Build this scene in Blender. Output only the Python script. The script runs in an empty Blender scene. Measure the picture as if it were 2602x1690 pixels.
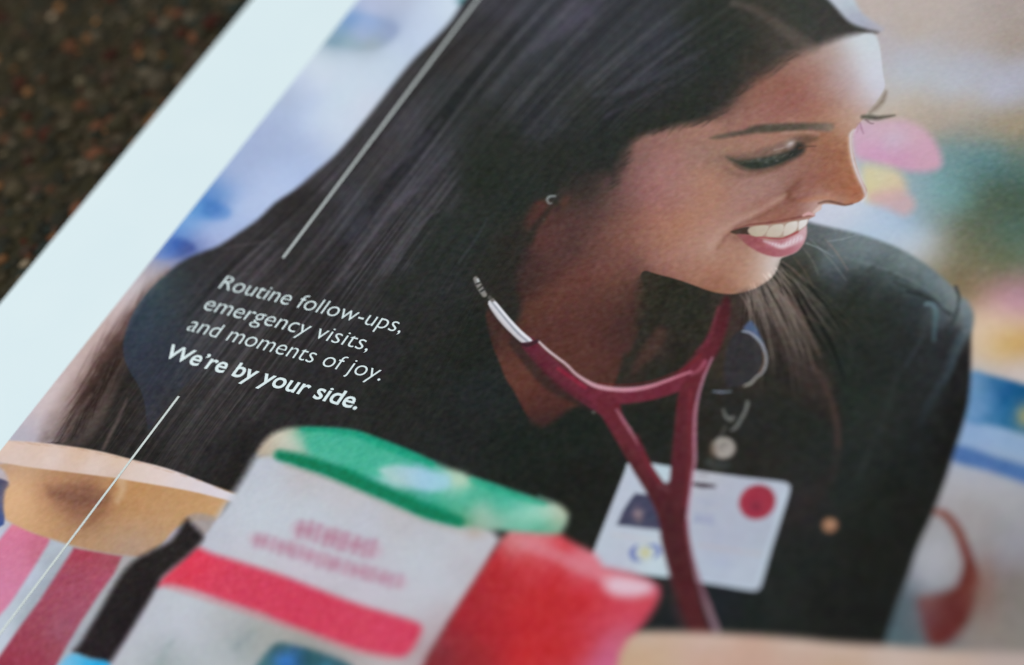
import bpy, bmesh, math, random
import numpy as np
from mathutils import Matrix, Vector

random.seed(7)
RNG = np.random.default_rng(11)
scene = bpy.context.scene
col = scene.collection

# ------------------------------------------------------------------ camera
# The brochure page lies in the plane z = 0 (metres); page x runs along the
# caption's baselines, page y along the page edge.  The attitude of the camera
# follows from the vanishing points of those two directions.
TW, TH = 2602.0, 1690.0                 # units of the tracing the print is drawn from
FOC = 80.0
F = TW * FOC / 36.0
d1 = np.array([5709.0, -8540.0, F]); d1 /= np.linalg.norm(d1)
_p = np.array([780.0 - TW / 2, 860.0 - TH / 2])
_b = np.array([math.cos(math.radians(14.4)), math.sin(math.radians(14.4))])
_t = -(d1[:2] @ _p + d1[2] * F) / (d1[:2] @ _b)
_vp = _p + _t * _b
d2 = -np.array([_vp[0], _vp[1], F]); d2 /= np.linalg.norm(d2)
R = np.stack([d2, d1, np.cross(d2, d1)], 1)
DIST = 0.42
CAM = -R[2] * DIST

def page(x, y, z=0.0):
    """tracing point -> point of the page plane, metres"""
    r = R.T @ np.array([x - TW / 2, y - TH / 2, F])
    k = (z - CAM[2]) / r[2]
    q = CAM + k * r
    return float(q[0]), float(q[1])

cam_data = bpy.data.cameras.new('camera')
cam = bpy.data.objects.new('camera', cam_data)
col.objects.link(cam)
cam.matrix_world = Matrix(((R[0][0], -R[1][0], -R[2][0], CAM[0]),
                           (R[0][1], -R[1][1], -R[2][1], CAM[1]),
                           (R[0][2], -R[1][2], -R[2][2], CAM[2]),
                           (0, 0, 0, 1)))
cam_data.sensor_width = 36.0
cam_data.lens = FOC
cam_data.clip_start = 0.01
cam_data.clip_end = 50.0
cam_data.dof.use_dof = True
_fx, _fy = page(840, 950)
cam_data.dof.focus_distance = float(R[2] @ (np.array([_fx, _fy, 0.0]) - CAM))
cam_data.dof.aperture_fstop = 6.6
scene.camera = cam

# ------------------------------------------------------------------ light
LIGHT = np.array([0.868, 1.03, 1.06])          # tint of the soft daylight
world = bpy.data.worlds.new('World')
scene.world = world
world.use_nodes = True
bg = world.node_tree.nodes['Background']
bg.inputs[0].default_value = (*(LIGHT / LIGHT.max()), 1.0)
bg.inputs[1].default_value = 0.50
lamp_data = bpy.data.lights.new('window_light', 'AREA')
lamp_data.shape = 'RECTANGLE'
lamp_data.size = 1.6
lamp_data.size_y = 1.2
lamp_data.energy = 15.5
lamp_data.color = tuple(LIGHT / LIGHT.max())
lamp = bpy.data.objects.new('window_light', lamp_data)
col.objects.link(lamp)
lamp.location = (-0.55, -0.25, 1.25)
lamp.rotation_euler = (Vector((0, 0, 0)) - Vector(lamp.location)).to_track_quat('-Z', 'Y').to_euler()
scene.view_settings.view_transform = 'Standard'
scene.view_settings.look = 'None'
scene.view_settings.exposure = 0.0
scene.view_settings.gamma = 1.0
scene.view_settings.use_curve_mapping = False

# ------------------------------------------------------------------ helpers
def lin(c):
    c = np.asarray(c, dtype=np.float64) / 255.0
    return np.where(c <= 0.04045, c / 12.92, ((np.clip(c, 0, None) + 0.055) / 1.055) ** 2.4)

WHITE = lin([217, 234, 237])                    # how bare paper photographs
SHEEN = 0.006                                   # gloss the page adds everywhere
PAPER = 0.80                                    # and what it reflects

def ink(c):
    """photographed sRGB colour -> reflectance of the ink on the page"""
    return np.clip(lin(c) - SHEEN, 0.002, None) / (WHITE - SHEEN) * PAPER

def material(name, rough=0.6, spec=0.12):
    m = bpy.data.materials.new(name)
    m.use_nodes = True
    b = m.node_tree.nodes['Principled BSDF']
    b.inputs['Roughness'].default_value = rough
    b.inputs['Specular IOR Level'].default_value = spec
    return m, m.node_tree, b

def bump(nt, bsdf, scale, strength, dist, detail=3.0):
    tc = nt.nodes.new('ShaderNodeTexCoord')
    nz = nt.nodes.new('ShaderNodeTexNoise')
    nz.inputs['Scale'].default_value = scale
    nz.inputs['Detail'].default_value = detail
    bp = nt.nodes.new('ShaderNodeBump')
    bp.inputs['Strength'].default_value = strength
    bp.inputs['Distance'].default_value = dist
    nt.links.new(tc.outputs['Object'], nz.inputs['Vector'])
    nt.links.new(nz.outputs['Fac'], bp.inputs['Height'])
    nt.links.new(bp.outputs['Normal'], bsdf.inputs['Normal'])
    return tc, nz

m_paper, nt, b = material('uncoated_paper', 0.7, 0.1)
tc, nz = bump(nt, b, 2500.0, 0.25, 0.00003)
n2 = nt.nodes.new('ShaderNodeTexNoise'); n2.inputs['Scale'].default_value = 55.0
rp = nt.nodes.new('ShaderNodeValToRGB')
rp.color_ramp.elements[0].position = 0.3; rp.color_ramp.elements[0].color = (0.785, 0.790, 0.805, 1)
rp.color_ramp.elements[1].position = 0.7; rp.color_ramp.elements[1].color = (0.805, 0.802, 0.812, 1)
nt.links.new(tc.outputs['Object'], n2.inputs['Vector'])
nt.links.new(n2.outputs['Fac'], rp.inputs['Fac'])
nt.links.new(rp.outputs['Color'], b.inputs['Base Color'])

m_print, nt, b = material('offset_print', 0.6, 0.07)
bump(nt, b, 2500.0, 0.07, 0.00003)
at = nt.nodes.new('ShaderNodeAttribute'); at.attribute_name = 'ink'
nt.links.new(at.outputs['Color'], b.inputs['Base Color'])

def flat_ink(name, c):
    m, nt, b = material(name, 0.6, 0.07)
    tc, nz = bump(nt, b, 2500.0, 0.2, 0.00003)
    n2 = nt.nodes.new('ShaderNodeTexNoise'); n2.inputs['Scale'].default_value = 1800.0
    rp = nt.nodes.new('ShaderNodeValToRGB')
    a = ink(c)
    rp.color_ramp.elements[0].position = 0.3; rp.color_ramp.elements[0].color = (*(a * 0.9), 1)
    rp.color_ramp.elements[1].position = 0.7; rp.color_ramp.elements[1].color = (*np.minimum(a * 1.05, 0.85), 1)
    nt.links.new(tc.outputs['Object'], n2.inputs['Vector'])
    nt.links.new(n2.outputs['Fac'], rp.inputs['Fac'])
    nt.links.new(rp.outputs['Color'], b.inputs['Base Color'])
    return m

def mesh_obj(name, verts, faces, mat, parent=None):
    me = bpy.data.meshes.new(name)
    me.from_pydata(verts, [], faces)
    me.materials.append(mat)
    o = bpy.data.objects.new(name, me)
    col.objects.link(o)
    o.parent = parent
    return o

# ------------------------------------------------------------------ ground
THICK = 0.0016
GZ = -THICK
m_stone, nt, b = material('dark_stone', 0.8, 0.06)
tc, nz = bump(nt, b, 700.0, 0.7, 0.0004, 6.0)
vo = nt.nodes.new('ShaderNodeTexVoronoi'); vo.inputs['Scale'].default_value = 420.0
rp = nt.nodes.new('ShaderNodeValToRGB')
els = rp.color_ramp.elements
els[0].position = 0.0; els[0].color = (*(lin([43, 38, 25]) * (1.2, 1.05, 0.98)), 1)
els[1].position = 1.0; els[1].color = (*(lin([58, 50, 38]) * (1.2, 1.05, 0.98)), 1)
for p_, c_ in ((0.35, (48, 43, 28)), (0.6, (38, 37, 30)), (0.8, (58, 46, 34))):
    e = els.new(p_); e.color = (*(lin(c_) * (1.25, 1.08, 1.0)), 1)
nt.links.new(tc.outputs['Object'], vo.inputs['Vector'])
nt.links.new(vo.outputs['Color'], rp.inputs['Fac'])
nt.links.new(rp.outputs['Color'], b.inputs['Base Color'])
ground = mesh_obj('ground', [(-3, -3, GZ), (3, -3, GZ), (3, 3, GZ), (-3, 3, GZ)], [(0, 1, 2, 3)], m_stone)
ground['kind'] = 'structure'
ground['label'] = 'dark brown speckled stone surface under the brochure'
ground['category'] = 'ground'

# loose mineral grains bound into the stone: nobody could count them
m_grain, nt, b = material('mineral_grain', 0.7, 0.1)
bump(nt, b, 1500.0, 0.4, 0.0002)
at = nt.nodes.new('ShaderNodeAttribute'); at.attribute_name = 'ink'
nt.links.new(at.outputs['Color'], b.inputs['Base Color'])
_bm = bmesh.new(); bmesh.ops.create_icosphere(_bm, subdivisions=1, radius=1.0)
ico_v = np.array([v.co[:] for v in _bm.verts]); ico_f = np.array([[v.index for v in f.verts] for f in _bm.faces]); _bm.free()
pal = [((46, 41, 28), 30), ((36, 34, 26), 24), ((62, 54, 40), 14), ((36, 42, 38), 9), ((56, 42, 34), 8), ((74, 66, 54), 7),
       ((104, 72, 46), 3.0), ((86, 78, 62), 2.4), ((84, 52, 36), 2.4), ((132, 118, 100), 0.7), ((54, 22, 12), 3.0), ((128, 88, 52), 1.3)]
pw = np.array([w for _, w in pal], float); pw /= pw.sum()
NG = 24000
gu = RNG.uniform(-0.36, -0.105, NG); gv = RNG.uniform(-0.16, 0.26, NG)
gs = RNG.gamma(3.0, 0.00029, NG) + 0.0003
gi = RNG.choice(len(pal), NG, p=pw)
gs *= np.where(gi >= 5, 1.25, 1.0)
sc3 = np.stack([gs * RNG.uniform(0.8, 1.3, NG), gs * RNG.uniform(0.8, 1.3, NG), gs * RNG.uniform(0.35, 0.6, NG)], 1)
ang = RNG.uniform(0, math.tau, NG)
V = ico_v[None] * sc3[:, None] * (1 + RNG.normal(0, 0.12, (NG, len(ico_v), 1)))
ca, sa = np.cos(ang)[:, None], np.sin(ang)[:, None]
V = np.stack([V[..., 0] * ca - V[..., 1] * sa, V[..., 0] * sa + V[..., 1] * ca, V[..., 2]], -1)
V += np.stack([gu, gv, np.full(NG, GZ)], 1)[:, None]
FF = ico_f[None] + (np.arange(NG) * len(ico_v))[:, None, None]
gc = np.repeat(np.array([lin(c) * (1.3, 1.1, 1.0) for c, _ in pal])[gi] * RNG.uniform(0.75, 1.25, (NG, 1)), len(ico_v), 0)

def raw_mesh(name, verts, faces, colors, mat, parent=None, smooth=False):
    """verts (n,3), faces (m,k) -> object with a colour attribute called ink"""
    me = bpy.data.meshes.new(name)
    n, (m, k) = len(verts), faces.shape
    me.vertices.add(n); me.loops.add(m * k); me.polygons.add(m)
    me.vertices.foreach_set('co', np.ascontiguousarray(verts, dtype=np.float32).ravel())
    me.loops.foreach_set('vertex_index', np.ascontiguousarray(faces, dtype=np.int32).ravel())
    me.polygons.foreach_set('loop_start', np.arange(0, m * k, k, dtype=np.int32))
    if colors is not None:
        a = me.color_attributes.new('ink', 'FLOAT_COLOR', 'POINT')
        a.data.foreach_set('color', np.concatenate([colors, np.ones((n, 1))], 1).astype(np.float32).ravel())
    me.update(calc_edges=True)
    me.validate()
    me.materials.append(mat)
    o = bpy.data.objects.new(name, me)
    col.objects.link(o)
    o.parent = parent
    return o

grains = raw_mesh('gravel', V.reshape(-1, 3), FF.reshape(-1, 3), gc, m_grain)
grains['kind'] = 'stuff'
grains['label'] = 'fine brown, grey and orange mineral grains in the dark stone'
grains['category'] = 'gravel'

# ------------------------------------------------------------------ brochure: sheet stack
U_EDGE, U_PIC, U_RULE = -0.1138, -0.0866, -0.0576
U_MAX, V_MIN, V_MAX = 0.150, -0.135, 0.145
brochure = bpy.data.objects.new('brochure', None)
col.objects.link(brochure)
brochure.location = (0, 0, GZ)
brochure['label'] = 'open printed brochure page with white margin, portrait photograph and white caption'
brochure['category'] = 'brochure'
brochure.empty_display_size = 0.02

def P3(u, v, z):            # page point in brochure coordinates
    return (u, v, z - GZ)

def sheet(name, u0, u1, v0, v1, z0, z1, mat, bev=0.00012):
    bm = bmesh.new()
    bmesh.ops.create_cube(bm, size=1.0)
    for v in bm.verts:
        v.co = Vector(P3(u0 if v.co.x < 0 else u1, v0 if v.co.y < 0 else v1, z0 if v.co.z < 0 else z1))
    bmesh.ops.bevel(bm, geom=bm.edges[:], offset=bev, segments=2, affect='EDGES')
    me = bpy.data.meshes.new(name); bm.to_mesh(me); bm.free()
    me.materials.append(mat)
    o = bpy.data.objects.new(name, me); col.objects.link(o); o.parent = brochure
    return o

sheet('page', U_EDGE, U_MAX + 0.002, V_MIN - 0.002, V_MAX + 0.002, -0.0003, 0.0, m_paper, 0.0001)
for k in range(3):
    sheet('inner_page', U_EDGE + 0.0004 * (k + 1), U_MAX + 0.0016, V_MIN - 0.0016, V_MAX + 0.0016,
          -0.0003 - 0.0004 * (k + 1) - 0.00002, -0.0003 - 0.0004 * k - 0.00004, m_paper, 0.0001)

# ------------------------------------------------------------------ the printed photograph
# A fine lattice on the page; every lattice point carries its ink colour.
STEP = 0.000205
BLK = 8
NU = int(math.ceil((U_MAX - U_PIC) / STEP / BLK)) * BLK + 1
NV = int(math.ceil((V_MAX - V_MIN) / STEP / BLK)) * BLK + 1
gu_ = U_PIC + np.arange(NU) * STEP
gv_ = V_MIN + np.arange(NV) * STEP
UU, VV = np.meshgrid(gu_, gv_)                       # (NV, NU)
_X = UU - CAM[0]; _Y = VV - CAM[1]; _Z = -CAM[2]
_w = R[2, 0] * _X + R[2, 1] * _Y + R[2, 2] * _Z
SX = (F * (R[0, 0] * _X + R[0, 1] * _Y + R[0, 2] * _Z) / _w + TW / 2).astype(np.float32)
SY = (F * (R[1, 0] * _X + R[1, 1] * _Y + R[1, 2] * _Z) / _w + TH / 2).astype(np.float32)
del UU, VV, _X, _Y, _w
INK = np.zeros((NV, NU, 3), np.float32)              # sRGB 0..255 while painting
REG = np.zeros((NV, NU), np.uint8)
REGIONS = ['printed_backdrop']

def region(name):
    if name not in REGIONS:
        REGIONS.append(name)
    return REGIONS.index(name)

K = 2.9725
def Z(ox, oy, pts, k=K):
    return [(ox + x / k, oy + y / k) + tuple(rest) for x, y, *rest in pts]

def window(pts, pad):
    q = np.array([page(x, y) for x, y in pts])
    s = pad * DIST / F * 1.9
    i0 = int(max(0, math.floor((q[:, 0].min() - s - U_PIC) / STEP)))
    i1 = int(min(NU, math.ceil((q[:, 0].max() + s - U_PIC) / STEP) + 1))
    j0 = int(max(0, math.floor((q[:, 1].min() - s - V_MIN) / STEP)))
    j1 = int(min(NV, math.ceil((q[:, 1].max() + s - V_MIN) / STEP) + 1))
    if i1 <= i0 or j1 <= j0:
        return None
    return slice(j0, j1), slice(i0, i1)

def spline(pts, closed, n=5):
    p = np.array(pts, float)
    m = len(p)
    out = []
    for i in range(m if closed else m - 1):
        if closed:
            a, b_, c, d = p[(i - 1) % m], p[i], p[(i + 1) % m], p[(i + 2) % m]
        else:
            a, b_, c, d = p[max(i - 1, 0)], p[i], p[i + 1], p[min(i + 2, m - 1)]
        for s in range(n):
            t = s / n
            out.append(0.5 * (2 * b_ + (c - a) * t + (2 * a - 5 * b_ + 4 * c - d) * t * t + (3 * b_ - a - 3 * c + d) * t ** 3))
    if not closed:
        out.append(p[-1])
    return np.array(out)

def sstep(x):
    x = np.clip(x, 0, 1)
    return x * x * (3 - 2 * x)

def sdf(pts, sl):
    x, y = SX[sl], SY[sl]
    d = np.full(x.shape, 1e9, np.float32)
    ins = np.zeros(x.shape, bool)
    m = len(pts)
    for i in range(m):
        ax, ay = pts[i]; bx, by = pts[(i + 1) % m]
        ex, ey = bx - ax, by - ay
        L = ex * ex + ey * ey
        if L < 1e-9:
            continue
        t = np.clip(((x - ax) * ex + (y - ay) * ey) / L, 0, 1)
        d = np.minimum(d, (x - ax - t * ex) ** 2 + (y - ay - t * ey) ** 2)
        if ay != by:
            c = ((ay > y) != (by > y)) & (x < ex * (y - ay) / ey + ax)
            ins ^= c
    d = np.sqrt(d)
    return np.where(ins, -d, d)

def blend(sl, a, c, reg=None):
    c = np.asarray(c, np.float32)
    I = INK[sl]
    I += a[..., None] * (c - I)
    if reg is not None:
        REG[sl][a > 0.5] = region(reg)

def poly(pts, c, soft=3.0, alpha=1.0, reg=None, smooth=True, n=4):
    """soft-edged area; c is a colour or a field function"""
    sl = window([p[:2] for p in pts], soft)
    if sl is None:
        return
    q = spline(pts, True, n) if smooth else np.array(pts, float)
    a = sstep(0.5 - sdf(q, sl) / (2 * soft)) * alpha
    blend(sl, a, c(sl) if callable(c) else c, reg)

def stroke(pts, w, c, soft=2.0, alpha=1.0, reg=None, c2=None, n=5):
    """tapering line; w one width or (start, end) or one per point; c -> c2 along it"""
    q = spline([p[:2] for p in pts], False, n)
    m = len(q)
    if isinstance(w, (int, float)):
        ww = np.full(m, float(w))
    else:
        ww = np.interp(np.linspace(0, 1, m), np.linspace(0, 1, len(w)), w)
    sl = window(q, soft + ww.max())
    if sl is None:
        return
    x, y = SX[sl], SY[sl]
    best = np.full(x.shape, 1e9, np.float32); tt = np.zeros(x.shape, np.float32)
    for i in range(m - 1):
        ax, ay = q[i]; ex, ey = q[i + 1] - q[i]
        L = ex * ex + ey * ey
        if L < 1e-9:
            continue
        t = np.clip(((x - ax) * ex + (y - ay) * ey) / L, 0, 1)
        d = np.sqrt((x - ax - t * ex) ** 2 + (y - ay - t * ey) ** 2) - (ww[i] + (ww[i + 1] - ww[i]) * t) / 2
        k = d < best
        best = np.where(k, d, best); tt = np.where(k, (i + t) / (m - 1), tt)
    a = sstep(0.5 - best / (2 * soft)) * alpha
    cc = np.asarray(c, np.float32)
    if c2 is not None:
        cc = cc + (np.asarray(c2, np.float32) - cc) * tt[..., None]
    blend(sl, a, cc, reg)

def blob(x0, y0, rx, ry, c, alpha=1.0, rot=0.0, reg=None, hard=0.0):
    """soft ellipse; hard 0 = gaussian, towards 1 = flat disc"""
    r = max(rx, ry) * 2.2
    sl = window([(x0 - r, y0 - r), (x0 + r, y0 - r), (x0 + r, y0 + r), (x0 - r, y0 + r)], 2)
    if sl is None:
        return
    dx, dy = SX[sl] - x0, SY[sl] - y0
    ca, sa = math.cos(math.radians(rot)), math.sin(math.radians(rot))
    d = np.sqrt(((dx * ca + dy * sa) / rx) ** 2 + ((-dx * sa + dy * ca) / ry) ** 2)
    a = np.exp(-d * d) if hard <= 0 else sstep((1 - d) / (2 * (1 - hard)) + 0.5)
    blend(sl, (a * alpha).astype(np.float32), c, reg)

def field(samples, eps=18.0, power=2.0, q=4, blur=1):
    """smooth colour field through (x, y, (r, g, b)) samples"""
    s = np.array([[p[0], p[1], *p[2]] for p in samples], np.float32)
    def f(sl):
        x, y = SX[sl], SY[sl]
        h, w = x.shape
        js = np.unique(np.append(np.arange(0, h, q), h - 1)); is_ = np.unique(np.append(np.arange(0, w, q), w - 1))
        xs, ys = x[np.ix_(js, is_)], y[np.ix_(js, is_)]
        acc = np.zeros(xs.shape + (3,), np.float32); tot = np.zeros(xs.shape, np.float32)
        for px, py, r, g, b_ in s:
            wt = 1.0 / (((xs - px) ** 2 + (ys - py) ** 2) + eps * eps) ** power
            tot += wt
            acc += wt[..., None] * np.array([r, g, b_], np.float32)
        acc /= tot[..., None]
        if blur and min(xs.shape) > 3:
            acc = np.stack([gauss(acc[..., k], blur) for k in range(3)], -1)
        # bilinear upsampling
        jj = np.interp(np.arange(h), js, np.arange(len(js))); ii = np.interp(np.arange(w), is_, np.arange(len(is_)))
        j0 = np.minimum(jj.astype(int), max(len(js) - 2, 0)); i0 = np.minimum(ii.astype(int), max(len(is_) - 2, 0))
        fj = (jj - j0)[:, None, None].astype(np.float32); fi = (ii - i0)[None, :, None].astype(np.float32)
        j1 = np.minimum(j0 + 1, len(js) - 1); i1 = np.minimum(i0 + 1, len(is_) - 1)
        rows = acc[j0] * (1 - fj) + acc[j1] * fj
        return rows[:, i0] * (1 - fi) + rows[:, i1] * fi
    return f

def ZS(ox, oy, rows, k=K):
    return [(ox + x / k, oy + y / k, c) for x, y, c in rows]

def gauss(a, r):
    if r < 1:
        return a
    for ax in (0, 1):
        for _ in range(3):
            c = np.cumsum(np.pad(a, [(r + 1, r) if i == ax else (0, 0) for i in range(2)], mode='edge'), axis=ax, dtype=np.float64)
            a = ((np.take(c, range(2 * r + 1, c.shape[ax]), ax) - np.take(c, range(0, c.shape[ax] - 2 * r - 1), ax)) / (2 * r + 1)).astype(np.float32)
    return a

def splat(curves, amps):
    """accumulate thin signed strands on the lattice"""
    lay = np.zeros(NV * NU, np.float64)
    for q, a in zip(curves, amps):
        # to page coordinates
        dx = np.stack([q[:, 0] - TW / 2, q[:, 1] - TH / 2, np.full(len(q), F)], 1) @ R
        k = -CAM[2] / dx[:, 2]
        pu = (CAM[0] + k * dx[:, 0] - U_PIC) / STEP; pv = (CAM[1] + k * dx[:, 1] - V_MIN) / STEP
        L = np.concatenate([[0], np.cumsum(np.hypot(np.diff(pu), np.diff(pv)))])
        n = max(int(L[-1] / 0.7), 2)
        t = np.linspace(0, L[-1], n)
        x, y = np.interp(t, L, pu), np.interp(t, L, pv)
        env = np.sin(np.linspace(0, math.pi, n)) ** 0.6 * a
        ok = (x > 1) & (x < NU - 2) & (y > 1) & (y < NV - 2)
        x, y, env = x[ok], y[ok], env[ok]
        i, j = x.astype(int), y.astype(int); fx, fy = x - i, y - j
        for oj, oi, wt in ((0, 0, (1 - fx) * (1 - fy)), (0, 1, fx * (1 - fy)), (1, 0, (1 - fx) * fy), (1, 1, fx * fy)):
            np.add.at(lay, (j + oj) * NU + i + oi, env * wt)
    return lay.reshape(NV, NU).astype(np.float32)

# ---- 1 backdrop ----------------------------------------------------------------
BGZ, SHZ, R2Z, BRZ = (1802, 0), (1800, 450), (1802, 850), (1802, 1170)
back = []
back += ZS(700, 0, [
    (450, 80, (195, 208, 228)), (700, 60, (184, 192, 220)), (950, 20, (180, 190, 212)), (1100, 130, (194, 208, 230)), (1350, 60, (205, 220, 235)),
    (560, 150, (128, 160, 205)), (650, 220, (168, 182, 215)), (850, 210, (152, 168, 200)), (450, 290, (140, 165, 180)), (680, 340, (158, 175, 188)),
    (900, 320, (190, 205, 228)), (1150, 250, (195, 210, 232)), (330, 450, (205, 218, 230)), (600, 470, (200, 214, 230)), (850, 450, (196, 212, 228)),
    (350, 600, (206, 218, 232)), (700, 620, (200, 214, 230)), (200, 660, (192, 204, 228)), (500, 720, (200, 216, 230)), (120, 730, (170, 185, 210)),
    (250, 750, (185, 200, 228)), (350, 900, (200, 215, 232)), (100, 900, (172, 188, 218)), (200, 950, (188, 204, 232)), (450, 980, (200, 212, 230)),
    (60, 1080, (166, 182, 214)), (250, 1080, (178, 192, 222)), (120, 1300, (172, 190, 224)), (30, 1420, (178, 198, 232)), (700, 800, (204, 212, 228))])
back += ZS(0, 0, [
    (2150, 950, (164, 180, 212)), (2250, 1100, (162, 178, 212)), (2000, 1050, (164, 178, 212)), (1900, 1200, (162, 178, 212)), (1950, 1350, (172, 188, 222)),
    (1750, 1350, (166, 180, 214)), (1700, 1450, (110, 148, 205)), (1560, 1500, (80, 128, 192)), (1800, 1500, (168, 188, 224)), (2100, 1420, (182, 196, 228)), (2250, 1300, (172, 190, 226))])
back += ZS(0, 500, [
    (1620, 90, (70, 118, 185)), (1500, 80, (110, 158, 212)), (1450, 150, (120, 168, 218)), (1700, 180, (150, 178, 222)), (1800, 100, (182, 196, 228)), (1900, 50, (180, 196, 228)),
    (1600, 210, (165, 186, 226)), (1420, 220, (118, 164, 216)), (1520, 260, (165, 184, 226)), (1700, 250, (176, 188, 224)), (1600, 320, (172, 182, 218)), (1520, 340, (150, 166, 212)),
    (1330, 290, (96, 146, 210)), (1350, 370, (52, 92, 172)), (1420, 400, (72, 88, 150)), (1290, 420, (84, 124, 196)), (1480, 380, (100, 116, 170)),
    (1230, 460, (122, 142, 196)), (1380, 450, (102, 110, 162)), (1180, 520, (168, 166, 182)), (1300, 500, (168, 160, 170)), (1200, 570, (182, 168, 166)),
    (1080, 640, (196, 190, 198)), (1130, 620, (180, 164, 162)), (1000, 760, (200, 188, 192)), (950, 850, (196, 178, 178)), (850, 950, (190, 170, 168)),
    (800, 1100, (190, 168, 164)), (650, 1250, (192, 172, 170)), (550, 1400, (196, 176, 176)), (420, 1500, (202, 188, 190))])
back += ZS(0, 1000, [(380, 60, (204, 188, 190)), (300, 200, (198, 184, 190)), (200, 300, (180, 174, 186)), (330, 330, (170, 162, 172)), (120, 330, (178, 176, 190)), (450, 150, (196, 174, 170))])
back += ZS(*BGZ, [
    (1250, 60, (190, 178, 172)), (1700, 60, (188, 176, 170)), (2300, 60, (172, 160, 155)), (1500, 250, (186, 174, 164)), (2300, 330, (165, 152, 142)), (2000, 300, (180, 168, 162)), (1350, 330, (184, 178, 184)),
    (1500, 410, (182, 183, 195)), (1500, 560, (183, 192, 203)), (2000, 480, (178, 180, 192)), (2200, 700, (182, 185, 203)), (1420, 700, (190, 187, 188)), (1850, 640, (184, 190, 202)), (2370, 560, (175, 176, 190)),
    (1500, 800, (190, 177, 162)), (1900, 830, (186, 173, 160)), (1700, 930, (174, 160, 147)), (2200, 930, (166, 151, 131)), (2350, 980, (160, 145, 120)), (1950, 1000, (152, 148, 138)),
    (1850, 1150, (110, 145, 150)), (2100, 1190, (95, 136, 142)), (2370, 1130, (118, 128, 118)), (2370, 1300, (82, 112, 108)), (1700, 1420, (125, 165, 175)), (1900, 1480, (110, 150, 150)), (2150, 1450, (78, 92, 78)), (1550, 1420, (150, 170, 180)),
    (2350, 1520, (75, 88, 72)), (2130, 1330, (84, 118, 118)), (1300, 860, (192, 180, 168)), (1450, 900, (186, 170, 156))])
back += ZS(*SHZ, [
    (1600, 200, (142, 168, 168)), (1780, 80, (116, 156, 156)), (2100, 150, (84, 98, 82)), (2370, 150, (75, 98, 85)), (1680, 320, (126, 146, 142)), (2000, 350, (90, 100, 80)), (2300, 400, (80, 105, 95)),
    (1900, 600, (115, 110, 85)), (2200, 620, (95, 105, 80)), (2370, 600, (95, 115, 95)), (1800, 760, (120, 108, 80)), (2000, 880, (118, 105, 75)), (2200, 740, (118, 110, 84)), (1850, 480, (112, 112, 90)),
    (850, 280, (200, 205, 222)), (1050, 230, (206, 212, 226)), (1300, 330, (186, 200, 222)), (1450, 330, (164, 190, 220)), (1200, 420, (176, 200, 220)), (1500, 450, (188, 205, 222)), (1640, 480, (196, 202, 212)),
    (1740, 540, (170, 170, 164)), (1480, 540, (188, 194, 204)), (1680, 640, (162, 158, 146)), (1000, 340, (192, 200, 216)), (1560, 420, (170, 195, 218)), (1580, 300, (150, 170, 190)),
    (2200, 880, (192, 142, 166)), (2350, 960, (186, 136, 166)), (2330, 800, (160, 128, 128)), (2180, 960, (206, 166, 168)), (2060, 1030, (220, 192, 170)), (2100, 1130, (222, 200, 166)), (2330, 1090, (214, 190, 160)), (2080, 900, (160, 128, 110)),
    (2050, 1220, (212, 190, 168)), (2250, 1290, (205, 165, 82)), (2370, 1290, (195, 150, 72)), (2050, 1400, (215, 195, 184)), (2300, 1400, (196, 172, 152)), (2350, 1460, (205, 195, 196)), (2120, 1330, (208, 180, 130))])
back += ZS(*R2Z, [
    (2060, 240, (208, 188, 180)), (2370, 270, (200, 196, 202)), (2250, 230, (200, 184, 176)), (2020, 350, (120, 155, 190)), (2010, 560, (112, 150, 192)), (2000, 680, (146, 172, 208)), (2120, 770, (140, 170, 206)), (2370, 850, (135, 165, 200)),
    (1920, 820, (134, 164, 205)), (1920, 1060, (176, 178, 190)), (2200, 1140, (170, 172, 180)), (1850, 1150, (172, 170, 172)), (2200, 1250, (165, 165, 170)), (2370, 1300, (160, 160, 165)), (2200, 1450, (150, 150, 155)), (2000, 1280, (160, 156, 160))])
back += ZS(*BRZ, [
    (1850, 150, (168, 170, 178)), (2200, 300, (165, 166, 172)), (2370, 500, (150, 150, 158)), (2150, 550, (148, 145, 145)), (1700, 700, (166, 168, 174)), (1650, 850, (166, 168, 180)), (1780, 800, (160, 158, 162)),
    (2250, 680, (148, 148, 160)), (2200, 900, (125, 112, 108)), (2370, 1000, (125, 120, 115)), (2150, 1100, (130, 120, 114)), (2370, 1250, (130, 125, 120)), (2100, 1350, (140, 130, 125)),
    (1450, 1150, (72, 92, 100)), (1450, 1330, (75, 98, 105)), (1530, 1000, (90, 100, 108)), (1570, 1200, (110, 105, 112)), (1650, 500, (150, 148, 152)), (2000, 400, (155, 148, 148))])
FULL = (slice(0, NV), slice(0, NU))
INK[:] = field(back, 18.0, 2.0, 4, 2)(FULL)
h1 = lambda p: Z(700, 0, p)
poly(h1([(560, 100), (740, 120), (900, 170), (925, 250), (820, 350), (680, 385), (520, 360), (390, 335), (470, 220)]),
     field(ZS(700, 0, [(560, 150, (120, 156, 205)), (700, 180, (150, 176, 218)), (640, 240, (166, 180, 216)), (850, 215, (146, 162, 196)), (440, 300, (126, 158, 176)), (560, 320, (150, 176, 186)), (720, 350, (158, 174, 184)), (480, 220, (130, 165, 195))])), 12, 0.95)
poly(Z(0, 500, [(1500, 20), (1640, 40), (1740, 110), (1700, 165), (1560, 170), (1440, 150), (1400, 120)]), field(ZS(0, 500, [(1600, 80, (62, 112, 184)), (1480, 90, (96, 148, 208)), (1680, 130, (104, 146, 206)), (1450, 150, (110, 160, 214))])), 12, 0.9)
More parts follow.
